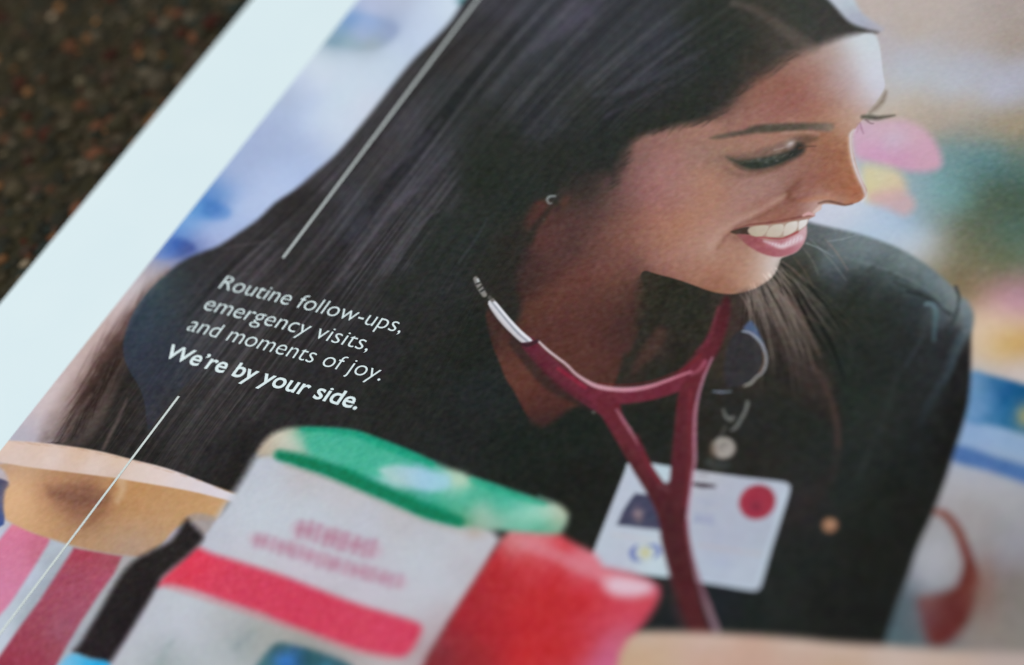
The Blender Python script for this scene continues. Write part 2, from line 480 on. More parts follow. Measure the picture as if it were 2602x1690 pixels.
poly(Z(0, 500, [(1300, 320), (1400, 330), (1480, 390), (1420, 440), (1330, 460), (1220, 470), (1180, 450), (1250, 380)]), field(ZS(0, 500, [(1340, 370, (50, 92, 174)), (1420, 390, (64, 80, 142)), (1260, 420, (86, 128, 200)), (1380, 440, (84, 96, 154)), (1220, 460, (116, 140, 198))])), 12, 0.9)
blob(*h1([(1420, 8)])[0], 16, 12, (52, 112, 118), 0.9)
# blurred toys behind her
poly(Z(*BGZ, [(1090, 930), (1250, 915), (1450, 905), (1600, 960), (1700, 1060), (1755, 1180), (1740, 1270), (1620, 1300), (1450, 1285), (1250, 1230), (1110, 1180), (1080, 1050)]),
     field(ZS(*BGZ, [(1200, 980, (204, 174, 192)), (1400, 1040, (201, 184, 202)), (1550, 1000, (206, 170, 184)), (1650, 1150, (204, 164, 184)), (1250, 1160, (206, 158, 190)), (1450, 1200, (203, 156, 184)), (1650, 1250, (204, 162, 182)), (1130, 1080, (205, 166, 190)), (1350, 960, (206, 172, 186))])), 16)
poly(Z(*BGZ, [(1160, 1270), (1300, 1255), (1430, 1300), (1490, 1400), (1460, 1480), (1300, 1520), (1180, 1500)]),
     field(ZS(*BGZ, [(1200, 1420, (212, 204, 160)), (1300, 1330, (208, 202, 172)), (1400, 1400, (214, 198, 165)), (1280, 1480, (212, 195, 165)), (1450, 1440, (202, 180, 165))])), 20)
poly(Z(*SHZ, [(1230, 130), (1400, 100), (1530, 140), (1560, 230), (1480, 290), (1350, 240), (1240, 190)]), (206, 170, 172), 18, 0.8)
# blue tub
poly(Z(*R2Z, [(1960, 300), (2130, 310), (2400, 380), (2600, 430), (2600, 780), (2378, 750), (2150, 690), (1930, 640)]),
     field(ZS(*R2Z, [(2010, 380, (112, 150, 188)), (2030, 560, (112, 150, 192)), (2150, 400, (52, 106, 152)), (2250, 420, (24, 84, 134)), (2370, 460, (26, 84, 130)), (2230, 560, (28, 94, 146)), (2180, 640, (60, 118, 162)), (2090, 500, (98, 142, 186)), (2300, 690, (40, 100, 140)), (2550, 600, (30, 84, 130))])), 9)
blob(*Z(*R2Z, [(2390, 620)])[0], 26, 32, (160, 156, 112), 0.9)
poly(Z(*R2Z, [(1840, 850), (1950, 850), (2150, 920), (2400, 990), (2600, 1040), (2600, 1180), (2370, 1120), (2100, 1030), (1850, 960)]), (72, 108, 164), 10, 0.95)
# rust-red toy behind the sleeve
stroke(Z(*BRZ, [(1700, 390), (1780, 410), (1870, 520), (1920, 640), (1960, 760), (1980, 900)]), (14, 22, 26, 26, 30, 46), (128, 76, 66), 10, 0.9, c2=(96, 42, 38))
poly(Z(*BRZ, [(1980, 780), (2030, 950), (1990, 1150), (1900, 1300), (1770, 1400), (1660, 1380), (1600, 1200), (1580, 1040), (1700, 1010), (1850, 960), (1920, 850)]),
     field(ZS(*BRZ, [(1900, 950, (94, 36, 32)), (1850, 1150, (92, 38, 36)), (1700, 1100, (104, 58, 58)), (1620, 1180, (106, 70, 74)), (1760, 1330, (98, 42, 40)), (2000, 1000, (112, 66, 58))])), 16, 0.97)
blob(*Z(*BRZ, [(2080, 950)])[0], 30, 80, (128, 92, 82), 0.6)
blob(*Z(*BRZ, [(1690, 760)])[0], 34, 75, (168, 170, 178), 0.75, rot=12)

# ---- 2 dark mass: hair and shirt share one colour field --------------------------------
dark = []
dark += ZS(700, 0, [
    (1700, 60, (72, 70, 80)), (2000, 100, (74, 76, 86)), (2250, 120, (84, 82, 97)), (1600, 250, (58, 56, 60)), (2000, 300, (67, 69, 78)), (1300, 420, (56, 52, 52)), (1700, 450, (60, 62, 66)), (2100, 420, (60, 64, 69)),
    (1000, 640, (62, 58, 60)), (1300, 700, (51, 54, 56)), (1700, 700, (56, 58, 60)), (2000, 650, (58, 60, 64)), (1000, 900, (64, 61, 68)), (1200, 900, (51, 53, 54)), (1600, 900, (46, 49, 46)), (2000, 900, (48, 50, 56)),
    (800, 1150, (60, 55, 58)), (1100, 1100, (63, 62, 70)), (1700, 1100, (42, 46, 40)), (2100, 1200, (42, 44, 40)), (700, 1350, (56, 53, 55)), (1000, 1350, (58, 57, 65)), (1600, 1350, (38, 42, 36)), (350, 1350, (68, 63, 69)), (2300, 800, (48, 51, 48)), (2350, 400, (62, 62, 71)), (200, 1480, (48, 42, 42))])
dark += ZS(1500, 0, [
    (100, 100, (62, 64, 72)), (300, 200, (60, 63, 69)), (100, 400, (58, 61, 66)), (500, 300, (63, 65, 74)), (400, 550, (60, 61, 70)), (700, 550, (53, 57, 59)), (900, 200, (50, 55, 48)), (1100, 300, (51, 57, 50)), (1000, 500, (46, 52, 46)),
    (800, 700, (46, 50, 43)), (500, 750, (50, 50, 51)), (200, 850, (51, 53, 58)), (300, 950, (44, 48, 42)), (600, 880, (44, 48, 41)), (100, 1100, (42, 46, 42)), (1300, 130, (60, 58, 52)), (1650, 100, (60, 63, 58)), (1750, 40, (58, 60, 56)),
    (1800, 150, (62, 60, 58)), (1250, 420, (56, 54, 48)), (1450, 330, (72, 67, 62)), (1000, 720, (58, 54, 50)), (1250, 520, (66, 58, 54)), (120, 1300, (44, 44, 42)), (100, 1500, (66, 52, 50))])
dark += ZS(700, 400, [
    (300, 300, (50, 46, 48)), (600, 300, (62, 61, 69)), (900, 300, (65, 63, 70)), (1200, 250, (55, 53, 58)), (600, 550, (63, 62, 71)), (400, 700, (54, 50, 54)), (800, 650, (60, 56, 60)), (1000, 500, (56, 54, 57)), (1300, 550, (42, 47, 42)),
    (1600, 400, (41, 45, 40)), (1800, 250, (40, 45, 40)), (1450, 650, (42, 46, 43)), (1200, 750, (41, 44, 41)), (900, 800, (54, 52, 57)), (600, 850, (58, 54, 58)), (250, 850, (50, 46, 46)), (400, 1000, (54, 49, 52)), (700, 1050, (48, 46, 46)),
    (1000, 1000, (42, 43, 42)), (1300, 950, (43, 45, 45)), (1150, 1250, (41, 41, 39)), (1500, 1300, (36, 38, 34)), (1700, 1000, (46, 42, 38)), (1600, 800, (42, 42, 38)), (1100, 1450, (40, 40, 38)), (1450, 1500, (34, 36, 32)), (800, 1400, (42, 40, 41)), (1800, 700, (48, 43, 39))])
dark += ZS(400, 650, [
    (900, 150, (60, 54, 58)), (1200, 250, (52, 47, 48)), (1700, 200, (58, 55, 59)), (1500, 350, (48, 46, 46)), (2100, 250, (40, 42, 38)), (600, 380, (54, 52, 57)), (700, 550, (58, 54, 57)), (1000, 720, (56, 51, 52)), (1300, 600, (54, 50, 53)),
    (400, 900, (56, 54, 58)), (800, 1250, (54, 49, 50)), (500, 1350, (50, 45, 46)), (1400, 1000, (44, 42, 43)), (1900, 800, (42, 40, 41)), (2200, 1000, (38, 39, 36)), (1900, 1300, (38, 38, 36)), (1300, 1350, (42, 40, 40))], 3.4)
dark += ZS(0, 1000, [
    (650, 120, (50, 44, 42)), (900, 100, (40, 36, 34)), (700, 250, (42, 37, 35)), (950, 300, (38, 34, 33)), (1200, 200, (44, 41, 42)), (1500, 150, (52, 48, 49)), (1400, 300, (48, 44, 45)), (1700, 200, (50, 46, 47)), (1600, 450, (42, 39, 40)),
    (1850, 400, (36, 33, 33)), (1100, 420, (36, 33, 32)), (2200, 150, (40, 38, 39)), (1750, 650, (36, 32, 31))])
dark += ZS(1150, 850, [
    (200, 400, (37, 40, 40)), (100, 800, (36, 37, 36)), (500, 900, (32, 36, 32)), (900, 800, (32, 36, 32)), (1000, 1100, (32, 32, 29)), (600, 1150, (32, 34, 30)), (1500, 700, (34, 36, 32)), (1500, 900, (38, 38, 36)), (1500, 250, (42, 42, 36)), (1700, 100, (44, 40, 36)), (2100, 600, (40, 40, 38)), (1950, 750, (40, 38, 34)), (1950, 500, (44, 42, 38))])
dark += ZS(1150, 450, [(1600, 900, (46, 44, 36)), (1750, 1000, (46, 46, 38)), (1850, 1150, (48, 46, 38)), (1500, 1150, (50, 44, 38)), (1550, 1300, (66, 50, 44)), (1400, 1420, (62, 48, 42)), (1450, 850, (60, 50, 40)), (1700, 1350, (42, 40, 34)), (2150, 1100, (64, 52, 48)), (2150, 1400, (62, 52, 44))])
dark += ZS(1800, 450, [
    (850, 410, (100, 106, 110)), (1000, 480, (112, 122, 126)), (1200, 520, (118, 130, 135)), (1500, 640, (120, 135, 138)), (1700, 780, (118, 134, 140)), (1850, 880, (128, 139, 142)), (1930, 980, (134, 142, 145)), (1150, 630, (108, 122, 126)), (1350, 690, (94, 107, 110)),
    (1600, 820, (92, 105, 108)), (900, 640, (96, 109, 115)), (950, 760, (72, 78, 84)), (1100, 760, (54, 58, 58)), (800, 600, (74, 78, 74)), (720, 700, (58, 56, 48)), (850, 850, (44, 46, 40)), (1100, 900, (44, 47, 42)), (1400, 920, (44, 48, 46)), (1600, 960, (46, 51, 54)), (1300, 1100, (42, 46, 41)),
    (1000, 1050, (42, 44, 38)), (1500, 1200, (42, 44, 44)), (1800, 1000, (84, 94, 98)), (1800, 1180, (46, 46, 50)), (1700, 1400, (44, 47, 49)), (1550, 1350, (43, 45, 45)), (1200, 1400, (40, 43, 40)), (900, 1300, (42, 43, 38)), (1000, 1500, (38, 42, 38)), (1950, 1400, (36, 33, 34)), (700, 1000, (56, 52, 48)), (600, 1400, (44, 44, 42)),
    (1620, 900, (50, 58, 62)), (1750, 930, (100, 114, 118)), (1450, 800, (70, 80, 82)), (1250, 760, (54, 60, 60))], 2.9676)
dark += ZS(1802, 850, [
    (600, 300, (46, 44, 40)), (1000, 200, (40, 45, 42)), (1300, 250, (39, 42, 40)), (1900, 350, (34, 34, 34)), (1600, 500, (40, 42, 42)), (700, 600, (40, 42, 38)), (1100, 500, (40, 46, 42)), (1300, 700, (42, 44, 42)), (1600, 800, (34, 36, 36)), (1900, 600, (30, 29, 28)),
    (800, 900, (40, 42, 40)), (1200, 900, (38, 42, 40)), (1500, 1100, (32, 34, 32)), (1000, 1150, (38, 42, 40)), (1300, 1300, (32, 34, 30)), (1500, 1400, (30, 30, 27)), (700, 1300, (40, 38, 38)), (300, 700, (40, 40, 38)), (1800, 900, (30, 29, 27)), (400, 950, (42, 40, 37))])
dark += ZS(1802, 1170, [(700, 300, (47, 45, 45)), (1300, 400, (36, 38, 34)), (800, 700, (36, 38, 36)), (1200, 700, (32, 32, 29)), (500, 1100, (38, 40, 38)), (900, 1100, (32, 32, 30)), (300, 1200, (32, 36, 34)), (1200, 1200, (30, 30, 28)), (1500, 400, (33, 32, 30)), (100, 1100, (34, 36, 40))])
def _calm(px, py, c_):
    # the long hair is near black; only strands catch light
    hair_side = px < 1900 and py < 1250 and not (px > 1750 and py > 500)
    return (px, py, tuple(43 + (v_ - 43) * 0.62 if v_ > 44 else v_ for v_ in c_)) if hair_side and max(c_) < 100 else (px, py, c_)
dark = [_calm(*s_) for s_ in dark]
DARK = field(dark, 14.0, 2.0, 4, 1)

# silhouette of hair, head and shirt
HAIR_L = Z(700, 0, [(1530, -120), (1330, 150), (1200, 290), (1040, 450), (900, 620), (760, 800), (600, 1000), (450, 1170), (300, 1300), (150, 1430), (0, 1530)])
HAIR_L += Z(0, 500, [(1950, 170), (1800, 275), (1650, 372), (1540, 415), (1420, 465), (1300, 545), (1180, 660), (1060, 830), (960, 1010), (860, 1180), (740, 1330), (600, 1500)])
HAIR_L += Z(0, 1000, [(560, 160), (460, 330), (420, 420)])
LOWER = [(250, 1260), (640, 1330), (900, 1400), (1000, 1600), (1300, 1760), (2240, 1760)]
SLEEVE = Z(1802, 1170, [(1300, 1500), (1340, 1330), (1420, 1080), (1500, 880), (1580, 640), (1690, 400), (1790, 130)]) + \
    Z(1802, 850, [(1840, 920), (1900, 740), (1950, 560), (1970, 400), (1978, 200)]) + \
    Z(1800, 450, [(1985, 1100), (1980, 1030), (1950, 960), (1880, 870), (1780, 770), (1640, 660), (1450, 545), (1250, 465), (1080, 415), (900, 375), (760, 340), (700, 300)], 2.9676)
HEAD_R = Z(1500, 0, [(1700, 1300), (1800, 700), (2000, 500), (2060, 350), (2120, 262), (2180, 235), (2090, 160), (1990, 60), (1930, -60), (1850, -200)])
SIL = HAIR_L + LOWER + SLEEVE + HEAD_R + [(1700, -220), (1400, -200)]
poly(SIL, DARK, 8.0, reg='printed_person_hair', n=3)

# highlights of the shirt (printed): epaulette seam, sleeve folds, collar
SH = lambda p: Z(1800, 450, p, 2.9676)
SHIRT = SH([(740, 340), (900, 372), (1080, 412), (1250, 462), (1450, 542), (1640, 657), (1780, 768), (1880, 868), (1950, 960), (1982, 1030), (1988, 1200)]) + \
    Z(1802, 850, [(1978, 200), (1968, 400), (1950, 560), (1900, 740), (1840, 920)]) + Z(1802, 1170, [(1790, 130), (1690, 400), (1580, 640), (1500, 880), (1420, 1080), (1340, 1330), (1300, 1500)]) + \
    [(2000, 1760), (1300, 1760), (1150, 1500), (1080, 1200), (1180, 1050), (1400, 1000), (1560, 980), (1700, 930), (1800, 880), (1950, 760)]
_sl = window(SHIRT, 2); REG[_sl][sdf(spline(SHIRT, True, 3), _sl) < 0] = region('printed_person_shirt')
stroke(SH([(1400, 790), (1520, 840), (1640, 895), (1740, 950)]), (3, 6, 6, 5), (42, 46, 44), 5, 0.6)
stroke(SH([(1150, 640), (1350, 700), (1550, 790), (1720, 900), (1800, 1000)]), 5, (132, 146, 148), 5, 0.35)
stroke(SH([(1500, 860), (1640, 910), (1740, 975), (1830, 1040)]), 7, (42, 46, 48), 3, 0.8)
stroke(SH([(1865, 830), (1890, 900), (1885, 980), (1850, 1080), (1820, 1180)]), 9, (56, 64, 66), 3, 0.85)
stroke(SH([(1930, 960), (1965, 1050), (1950, 1150), (1900, 1250), (1860, 1350), (1820, 1460), (1780, 1546)]), (26, 26, 26, 18, 14, 12, 10), (118, 132, 138), 8, 0.85, c2=(52, 64, 72))
stroke(Z(1802, 850, [(1900, 0), (1850, 130), (1800, 260), (1720, 420), (1650, 540), (1590, 680)]), (14, 22, 18, 22, 22, 16), (64, 76, 84), 9, 0.75, c2=(40, 44, 48))
stroke(SH([(1640, 960), (1690, 960), (1715, 1010), (1712, 1100), (1700, 1230)]), (8, 12, 14, 14, 8), (112, 138, 146), 5, 0.85, c2=(70, 92, 98))
stroke(SH([(1760, 950), (1770, 1050), (1760, 1130)]), 12, (74, 84, 92), 6, 0.5)
stroke(Z(1802, 850, [(1620, 10), (1560, 110), (1490, 230)]), 8, (62, 70, 78), 6, 0.5)
stroke(Z(1802, 850, [(1420, 300), (1360, 500), (1290, 720), (1200, 900), (1130, 1100)]), 14, (52, 58, 56), 14, 0.4)

for ex, ey in ((1150, 690), (1210, 705), (1310, 735), (1420, 760), (1240, 680), (1370, 725)):
    blob(*SH([(ex, ey)])[0], 8, 6, (62, 68, 68), 0.6)
for k in range(14):
    ex, ey = 1130 + 48 * k, np.interp(1130 + 48 * k, [1130, 1350, 1550, 1720, 1800], [600, 655, 735, 850, 930])
    stroke(SH([(ex, ey), (ex + 20, ey + 8)]), 2.5, (88, 100, 102), 2.5, 0.5)
# ---- 3 hair strands --------------------------------------------------------------------
GUIDES = [
    [(1370, -150), (1215, 0), (1050, 160), (900, 345), (760, 490), (600, 630), (470, 770), (370, 910), (290, 1030), (210, 1150)],
    [(1480, -120), (1330, 20), (1150, 220), (985, 430), (850, 610), (700, 790), (570, 960), (470, 1090), (400, 1190), (340, 1280)],
    [(1650, -120), (1480, 30), (1300, 230), (1130, 440), (990, 620), (860, 800), (730, 980), (620, 1130), (560, 1230), (500, 1330)],
    [(1800, -80), (1620, 70), (1440, 240), (1280, 420), (1140, 610), (1020, 790), (900, 960), (800, 1100), (730, 1210), (660, 1330)],
    [(1920, -30), (1730, 105), (1560, 240), (1400, 410), (1265, 600), (1160, 770), (1060, 940), (970, 1090), (890, 1230), (830, 1330)],
    [(1960, 60), (1790, 170), (1630, 290), (1490, 430), (1370, 570), (1270, 720), (1185, 890), (1120, 1040), (1070, 1180), (1020, 1300)]]
GUIDES = np.array([spline(g, False, 8) for g in GUIDES])
def strand(t, s0, s1, wig):
    g = t * (len(GUIDES) - 1)
    i = min(int(g), len(GUIDES) - 2); f = g - i
    q = GUIDES[i] * (1 - f) + GUIDES[i + 1] * f
    n = len(q)
    q = q[int(s0 * (n - 1)):int(s1 * (n - 1)) + 2]
    ph = RNG.uniform(0, 6.28, 2)
    k = np.linspace(0, 1, len(q))
    q = q + wig * np.stack([np.sin(k * 3 + ph[0]), np.sin(k * 4 + ph[1])], 1)
    return q
def strands(n, t0, t1, wig, lo=0.15, hi=0.6):
    out = []
    for _ in range(n):
        s0 = RNG.uniform(-0.1, 0.85); L = RNG.uniform(lo, hi)
        out.append(strand(RNG.uniform(t0, t1), max(s0, 0), min(s0 + L, 1), wig))
    return out
HAIRMASK = np.zeros((NV, NU), np.float32)
_hp = HAIR_L + [(640, 1330), (880, 1400), (1080, 1330), (1150, 1080), (1180, 880), (1240, 760), (1330, 640), (1400, 560), (1480, 440), (1600, 330), (1800, 280), (1950, 130), (2060, 60), (1930, -60), (1700, -220), (1400, -200)]
_sl = window(_hp, 20); HAIRMASK[_sl] = sstep(0.5 - sdf(spline(_hp, True, 3), _sl) / 24)
thin = splat(strands(1500, 0.0, 1.0, 5.0), RNG.normal(0, 1, 1500))
mid = gauss(splat(strands(420, 0.0, 0.8, 8.0, 0.25, 0.7), RNG.normal(0.3, 1, 420)), 1)
wide = gauss(splat(strands(110, 0.0, 0.75, 10.0, 0.3, 0.8), RNG.normal(0.25, 1, 110)), 5)
lum = INK.mean(2) / 60.0
st = (thin * 7.5 + mid * 20.0 + wide * 34.0)
st = np.clip(st, -11, 26) * HAIRMASK * np.clip((lum * 60.0 - 42.0) / 9.0, 0.12, 1.0)
INK += st[..., None] * np.array([0.98, 0.98, 1.04], np.float32)
np.clip(INK, 12, 250, out=INK)
# bright locks at the crown and along the length
for pts, w, c, al in [
    (Z(1500, 0, [(40, 720), (300, 660), (520, 560), (700, 470), (860, 380)]), (10, 18, 20, 14, 8), (82, 82, 94), 0.55),
    (Z(1500, 0, [(330, 470), (520, 340), (700, 230), (830, 140)]), (8, 16, 18, 8), (80, 84, 96), 0.55),
    (Z(1500, 0, [(120, 880), (300, 780), (480, 690), (640, 610)]), (8, 12, 12, 6), (84, 80, 92), 0.5),
    (Z(1500, 0, [(0, 120), (60, 20), (120, -60)]), (22, 30, 30), (96, 92, 112), 0.6),
    (Z(700, 0, [(1950, 380), (2150, 240), (2330, 90)]), (10, 26, 30), (92, 88, 106), 0.6),
    (Z(700, 0, [(1650, 700), (1850, 470), (2000, 330)]), (6, 14, 10), (76, 78, 88), 0.5),
    (Z(700, 0, [(820, 1330), (1000, 1180), (1130, 1050), (1250, 900)]), (8, 14, 14, 8), (84, 82, 96), 0.6),
    (Z(700, 0, [(920, 1546), (1060, 1420), (1200, 1270), (1330, 1150)]), (16, 20, 16, 8), (86, 82, 96), 0.65),
    (Z(700, 0, [(830, 1030), (960, 950), (1080, 830), (1140, 760)]), (10, 20, 16, 8), (80, 78, 90), 0.5),
    (Z(700, 400, [(520, 900), (640, 720), (760, 560), (900, 380), (1050, 250)]), (5, 8, 12, 18, 14), (92, 86, 96), 0.55),
    (Z(700, 400, [(560, 620), (640, 500), (700, 420)]), (16, 24, 10), (84, 84, 98), 0.55),
    (Z(700, 400, [(800, 880), (900, 750), (1000, 620), (1130, 470), (1240, 400)]), (5, 7, 7, 6, 4), (98, 94, 106), 0.6),
    (Z(700, 400, [(10, 980), (160, 820), (280, 660), (400, 480)]), (5, 9, 9, 5), (90, 82, 90), 0.5),
    (Z(700, 400, [(360, 1060), (520, 880), (700, 660), (850, 500)]), (4, 6, 6, 4), (92, 84, 90), 0.5),
    (Z(700, 400, [(1380, 800), (1440, 720), (1520, 610), (1600, 460)]), (5, 7, 8, 6), (70, 74, 84), 0.5),
    (Z(400, 650, [(560, 440), (760, 230), (900, 100), (1080, -60)], 3.4), (5, 8, 9, 6), (92, 82, 90), 0.55),
    (Z(400, 650, [(1450, 330), (1640, 180), (1800, 60), (1900, -60)], 3.4), (4, 8, 8, 6), (88, 84, 92), 0.5),
    (Z(0, 500, [(1680, 400), (1800, 370), (1950, 350), (2080, 330)]), (3, 6, 6, 4), (104, 96, 104), 0.5)]:
    stroke(pts, w, c, max(3.0, max(w) * 0.4), al * 0.55)
# parting and grey-lit fringe at the brow
stroke(Z(1500, 0, [(1080, 20), (1250, 80), (1420, 190), (1540, 280), (1640, 330)]), (14, 18, 26, 34, 26), (98, 88, 82), 12, 0.6)
stroke(Z(1500, 0, [(1800, 330), (1950, 285), (2080, 250), (2160, 235)]), (40, 30, 20, 8), (86, 80, 78), 10, 0.8)
poly(Z(1500, 0, [(1690, -120), (1820, 20), (1890, 100), (1960, 170), (2060, 215), (2180, 240), (2215, 215), (2120, 150), (2040, 80), (1980, -40), (1960, -120)]),
     field(ZS(1500, 0, [(1830, 20, (200, 205, 222)), (1920, 40, (196, 205, 218)), (1960, 110, (178, 182, 200)), (2060, 160, (172, 178, 196)), (2170, 220, (176, 174, 186)), (1950, 20, (185, 205, 210)), (1900, -60, (205, 210, 222))])), 8, 0.95)
poly(Z(1500, 0, [(1660, -80), (1760, 60), (1830, 140), (1960, 200), (2080, 235), (1900, 240), (1760, 180), (1640, 60)]), (64, 62, 60), 12, 0.7)

# lit, thin hair at the far left: pink-brown passing into dark, with fine dark strands
poly(Z(0, 500, [(1270, 550), (1150, 690), (1040, 840), (960, 1000), (935, 1120), (960, 1250), (900, 1400), (820, 1600), (700, 1800), (560, 1900), (380, 1860), (300, 1870), (330, 1700), (420, 1540), (600, 1300), (760, 1100), (900, 930), (1020, 780), (1110, 680)]),
     field(ZS(0, 500, [(1200, 600, (128, 108, 102)), (1100, 720, (152, 132, 126)), (1000, 830, (172, 152, 148)), (960, 930, (126, 104, 100)), (880, 980, (176, 154, 150)), (860, 1080, (136, 114, 108)), (910, 1160, (74, 62, 58)), (760, 1150, (172, 150, 146)), (770, 1230, (122, 100, 95)), (840, 1290, (64, 54, 50)), (640, 1300, (178, 156, 152)), (660, 1400, (126, 104, 98)), (740, 1430, (66, 55, 51)), (520, 1450, (180, 160, 157)), (560, 1530, (134, 112, 106)), (650, 1560, (68, 57, 53)), (430, 1580, (184, 166, 166)), (470, 1680, (138, 118, 113)), (560, 1720, (62, 53, 50)), (360, 1720, (172, 156, 160)), (400, 1820, (132, 116, 114)), (500, 1840, (58, 50, 48))]), 12), 16, 0.95)
lefts = []
for _ in range(330):
    k = RNG.uniform(0, 1)
    x0, y0 = np.array([400, 700]) * (1 - k) + np.array([235, 985]) * k + RNG.normal(0, 15, 2)
    L = RNG.uniform(90, 240); a_ = math.radians(RNG.normal(119, 4))
    tt = np.linspace(0, 1, 14)
    cv = RNG.normal(0, 12)
    lefts.append(np.stack([x0 + L * tt * math.cos(a_) + cv * tt * tt, np.minimum(y0 + L * tt * math.sin(a_), 1126)], 1))
lf = splat(lefts, -np.abs(RNG.normal(0.3, 0.8, len(lefts))))
INK += np.clip(lf * 22, -60, 0)[..., None] * np.array([1, 1.02, 1.0], np.float32) * np.clip(INK.mean(2) / 150.0, 0.1, 1)[..., None]
lf = splat([strand(RNG.uniform(0, 0.3), 0.62, 1.0, 8) for _ in range(220)], np.abs(RNG.normal(0, 1, 220)))
INK += (np.clip(lf * 5, 0, 20) * HAIRMASK)[..., None] * np.array([1.05, 0.95, 0.92], np.float32) * 0.7
stroke(Z(0, 1000, [(960, 40), (900, 180), (840, 300), (780, 420)]), (4, 9, 10, 8), (112, 96, 92), 5, 0.55)
stroke(Z(0, 1000, [(690, 10), (590, 150), (520, 280), (470, 370)]), (8, 16, 14, 6), (112, 94, 90), 6, 0.5)

# ---- 4 the tinted drop behind the caption ----------------------------------------------
DROP = Z(0, 500, [(1640, 420), (1500, 455), (1380, 505), (1270, 575), (1150, 680), (1060, 790), (990, 910), (950, 1020), (930, 1120), (940, 1220), (975, 1310), (1030, 1400), (1070, 1480), (1092, 1560)]) + \
    Z(0, 1000, [(1100, 120), (1112, 240), (1130, 275), (1180, 200), (1300, 60), (1450, -120)]) + Z(0, 500, [(1600, 1200), (1800, 900), (1950, 700), (1900, 520), (1800, 440)])
def drop_colour(sl):
    f = field(ZS(0, 500, [(1550, 520, (58, 68, 76)), (1350, 620, (60, 74, 80)), (1200, 720, (60, 74, 82)), (1100, 880, (54, 66, 78)), (1020, 1050, (54, 63, 77)), (1000, 1200, (52, 58, 72)), (1100, 1350, (50, 54, 66)), (1150, 1480, (48, 50, 60)), (1300, 800, (54, 64, 72)), (1400, 700, (56, 66, 74)), (1300, 1050, (50, 56, 66)), (1250, 1250, (46, 50, 60)), (1700, 560, (56, 62, 68)), (1600, 700, (54, 58, 64)), (1500, 900, (52, 54, 60)), (1500, 1200, (48, 48, 54)), (1800, 800, (54, 52, 57))]) + ZS(0, 1000, [(1130, 100, (54, 56, 66)), (1150, 200, (50, 50, 58)), (1250, 80, (48, 46, 50))]))
    return f(sl)
_sl = window(DROP, 6)
a = sstep(0.5 - sdf(spline(DROP, True, 4), _sl) / 5.0)
fade = sstep((590 - (SX[_sl] - 0.28 * (SY[_sl] - 800))) / 210.0)
old = INK[_sl].copy()
dc = drop_colour(_sl) + np.clip((old - DARK(_sl)) * 0.3, -2, 8)
blend(_sl, (a * np.maximum(fade, 0.0) * 0.96).astype(np.float32), dc)
REG[_sl][(a > 0.5) & (fade > 0.3)] = region('printed_caption_drop')

# ---- 5 skin ----------------------------------------------------------------------------
F1, F2, N1, ST = (1500, 0), (1500, 300), (1150, 450), (1150, 850)
skin = ZS(*F1, [
    (1450, 490, (148, 110, 98)), (1300, 610, (145, 100, 86)), (1500, 650, (146, 96, 86)), (1700, 560, (160, 118, 106)), (1600, 750, (148, 99, 91)), (1750, 440, (172, 148, 142)), (1850, 370, (178, 158, 152)), (1600, 430, (158, 124, 114)),
    (1950, 310, (202, 205, 212)), (2050, 330, (206, 216, 222)), (2130, 320, (204, 214, 222)), (2050, 450, (208, 213, 222)), (2150, 520, (208, 213, 225)), (2100, 600, (208, 212, 225)), (2170, 660, (205, 208, 222)), (1950, 480, (190, 176, 178)), (1900, 600, (180, 158, 158)),
    (1850, 700, (172, 140, 135)), (2000, 650, (188, 170, 172)), (2060, 730, (198, 185, 188)), (1950, 750, (182, 155, 150)), (1800, 790, (162, 118, 102)), (1700, 830, (160, 112, 96)), (1400, 830, (148, 100, 92)), (1200, 720, (140, 98, 86)),
    (1100, 800, (124, 92, 84)), (1000, 880, (138, 102, 92)), (1200, 880, (155, 110, 100)), (1900, 850, (176, 138, 120)), (1990, 870, (188, 158, 144)), (1900, 960, (178, 140, 120)), (1970, 960, (190, 160, 146)), (700, 975, (148, 110, 98)),
    (900, 960, (160, 118, 106)), (500, 1040, (144, 105, 97)), (700, 1080, (155, 118, 105)), (1000, 1090, (160, 122, 105)), (1300, 1050, (162, 122, 108)), (1450, 1030, (160, 118, 102)), (400, 1130, (138, 101, 94)), (600, 1180, (158, 112, 108)), (800, 1180, (152, 118, 108)),
    (950, 1170, (146, 116, 103)), (400, 1300, (140, 100, 98)), (600, 1300, (160, 115, 110)), (850, 1330, (168, 125, 108)), (450, 1450, (145, 98, 96)), (700, 1450, (162, 118, 108)), (1000, 1250, (145, 112, 98)), (320, 1200, (124, 92, 87)), (270, 1400, (118, 84, 80)),
    (1800, 1050, (152, 104, 80)), (1850, 1150, (149, 99, 78)), (1750, 1200, (148, 102, 85)), (1850, 1300, (151, 99, 78)), (1700, 1350, (148, 98, 88)), (1950, 1400, (157, 100, 76)), (1600, 1400, (142, 94, 84)), (1540, 1470, (126, 82, 70)), (1800, 1430, (153, 101, 80)),
    (1900, 1010, (166, 122, 97)), (1925, 1150, (162, 110, 84)), (1960, 1290, (164, 112, 84)), (1450, 1340, (155, 118, 110)), (1500, 1260, (148, 112, 102)), (1650, 1250, (148, 106, 92))])
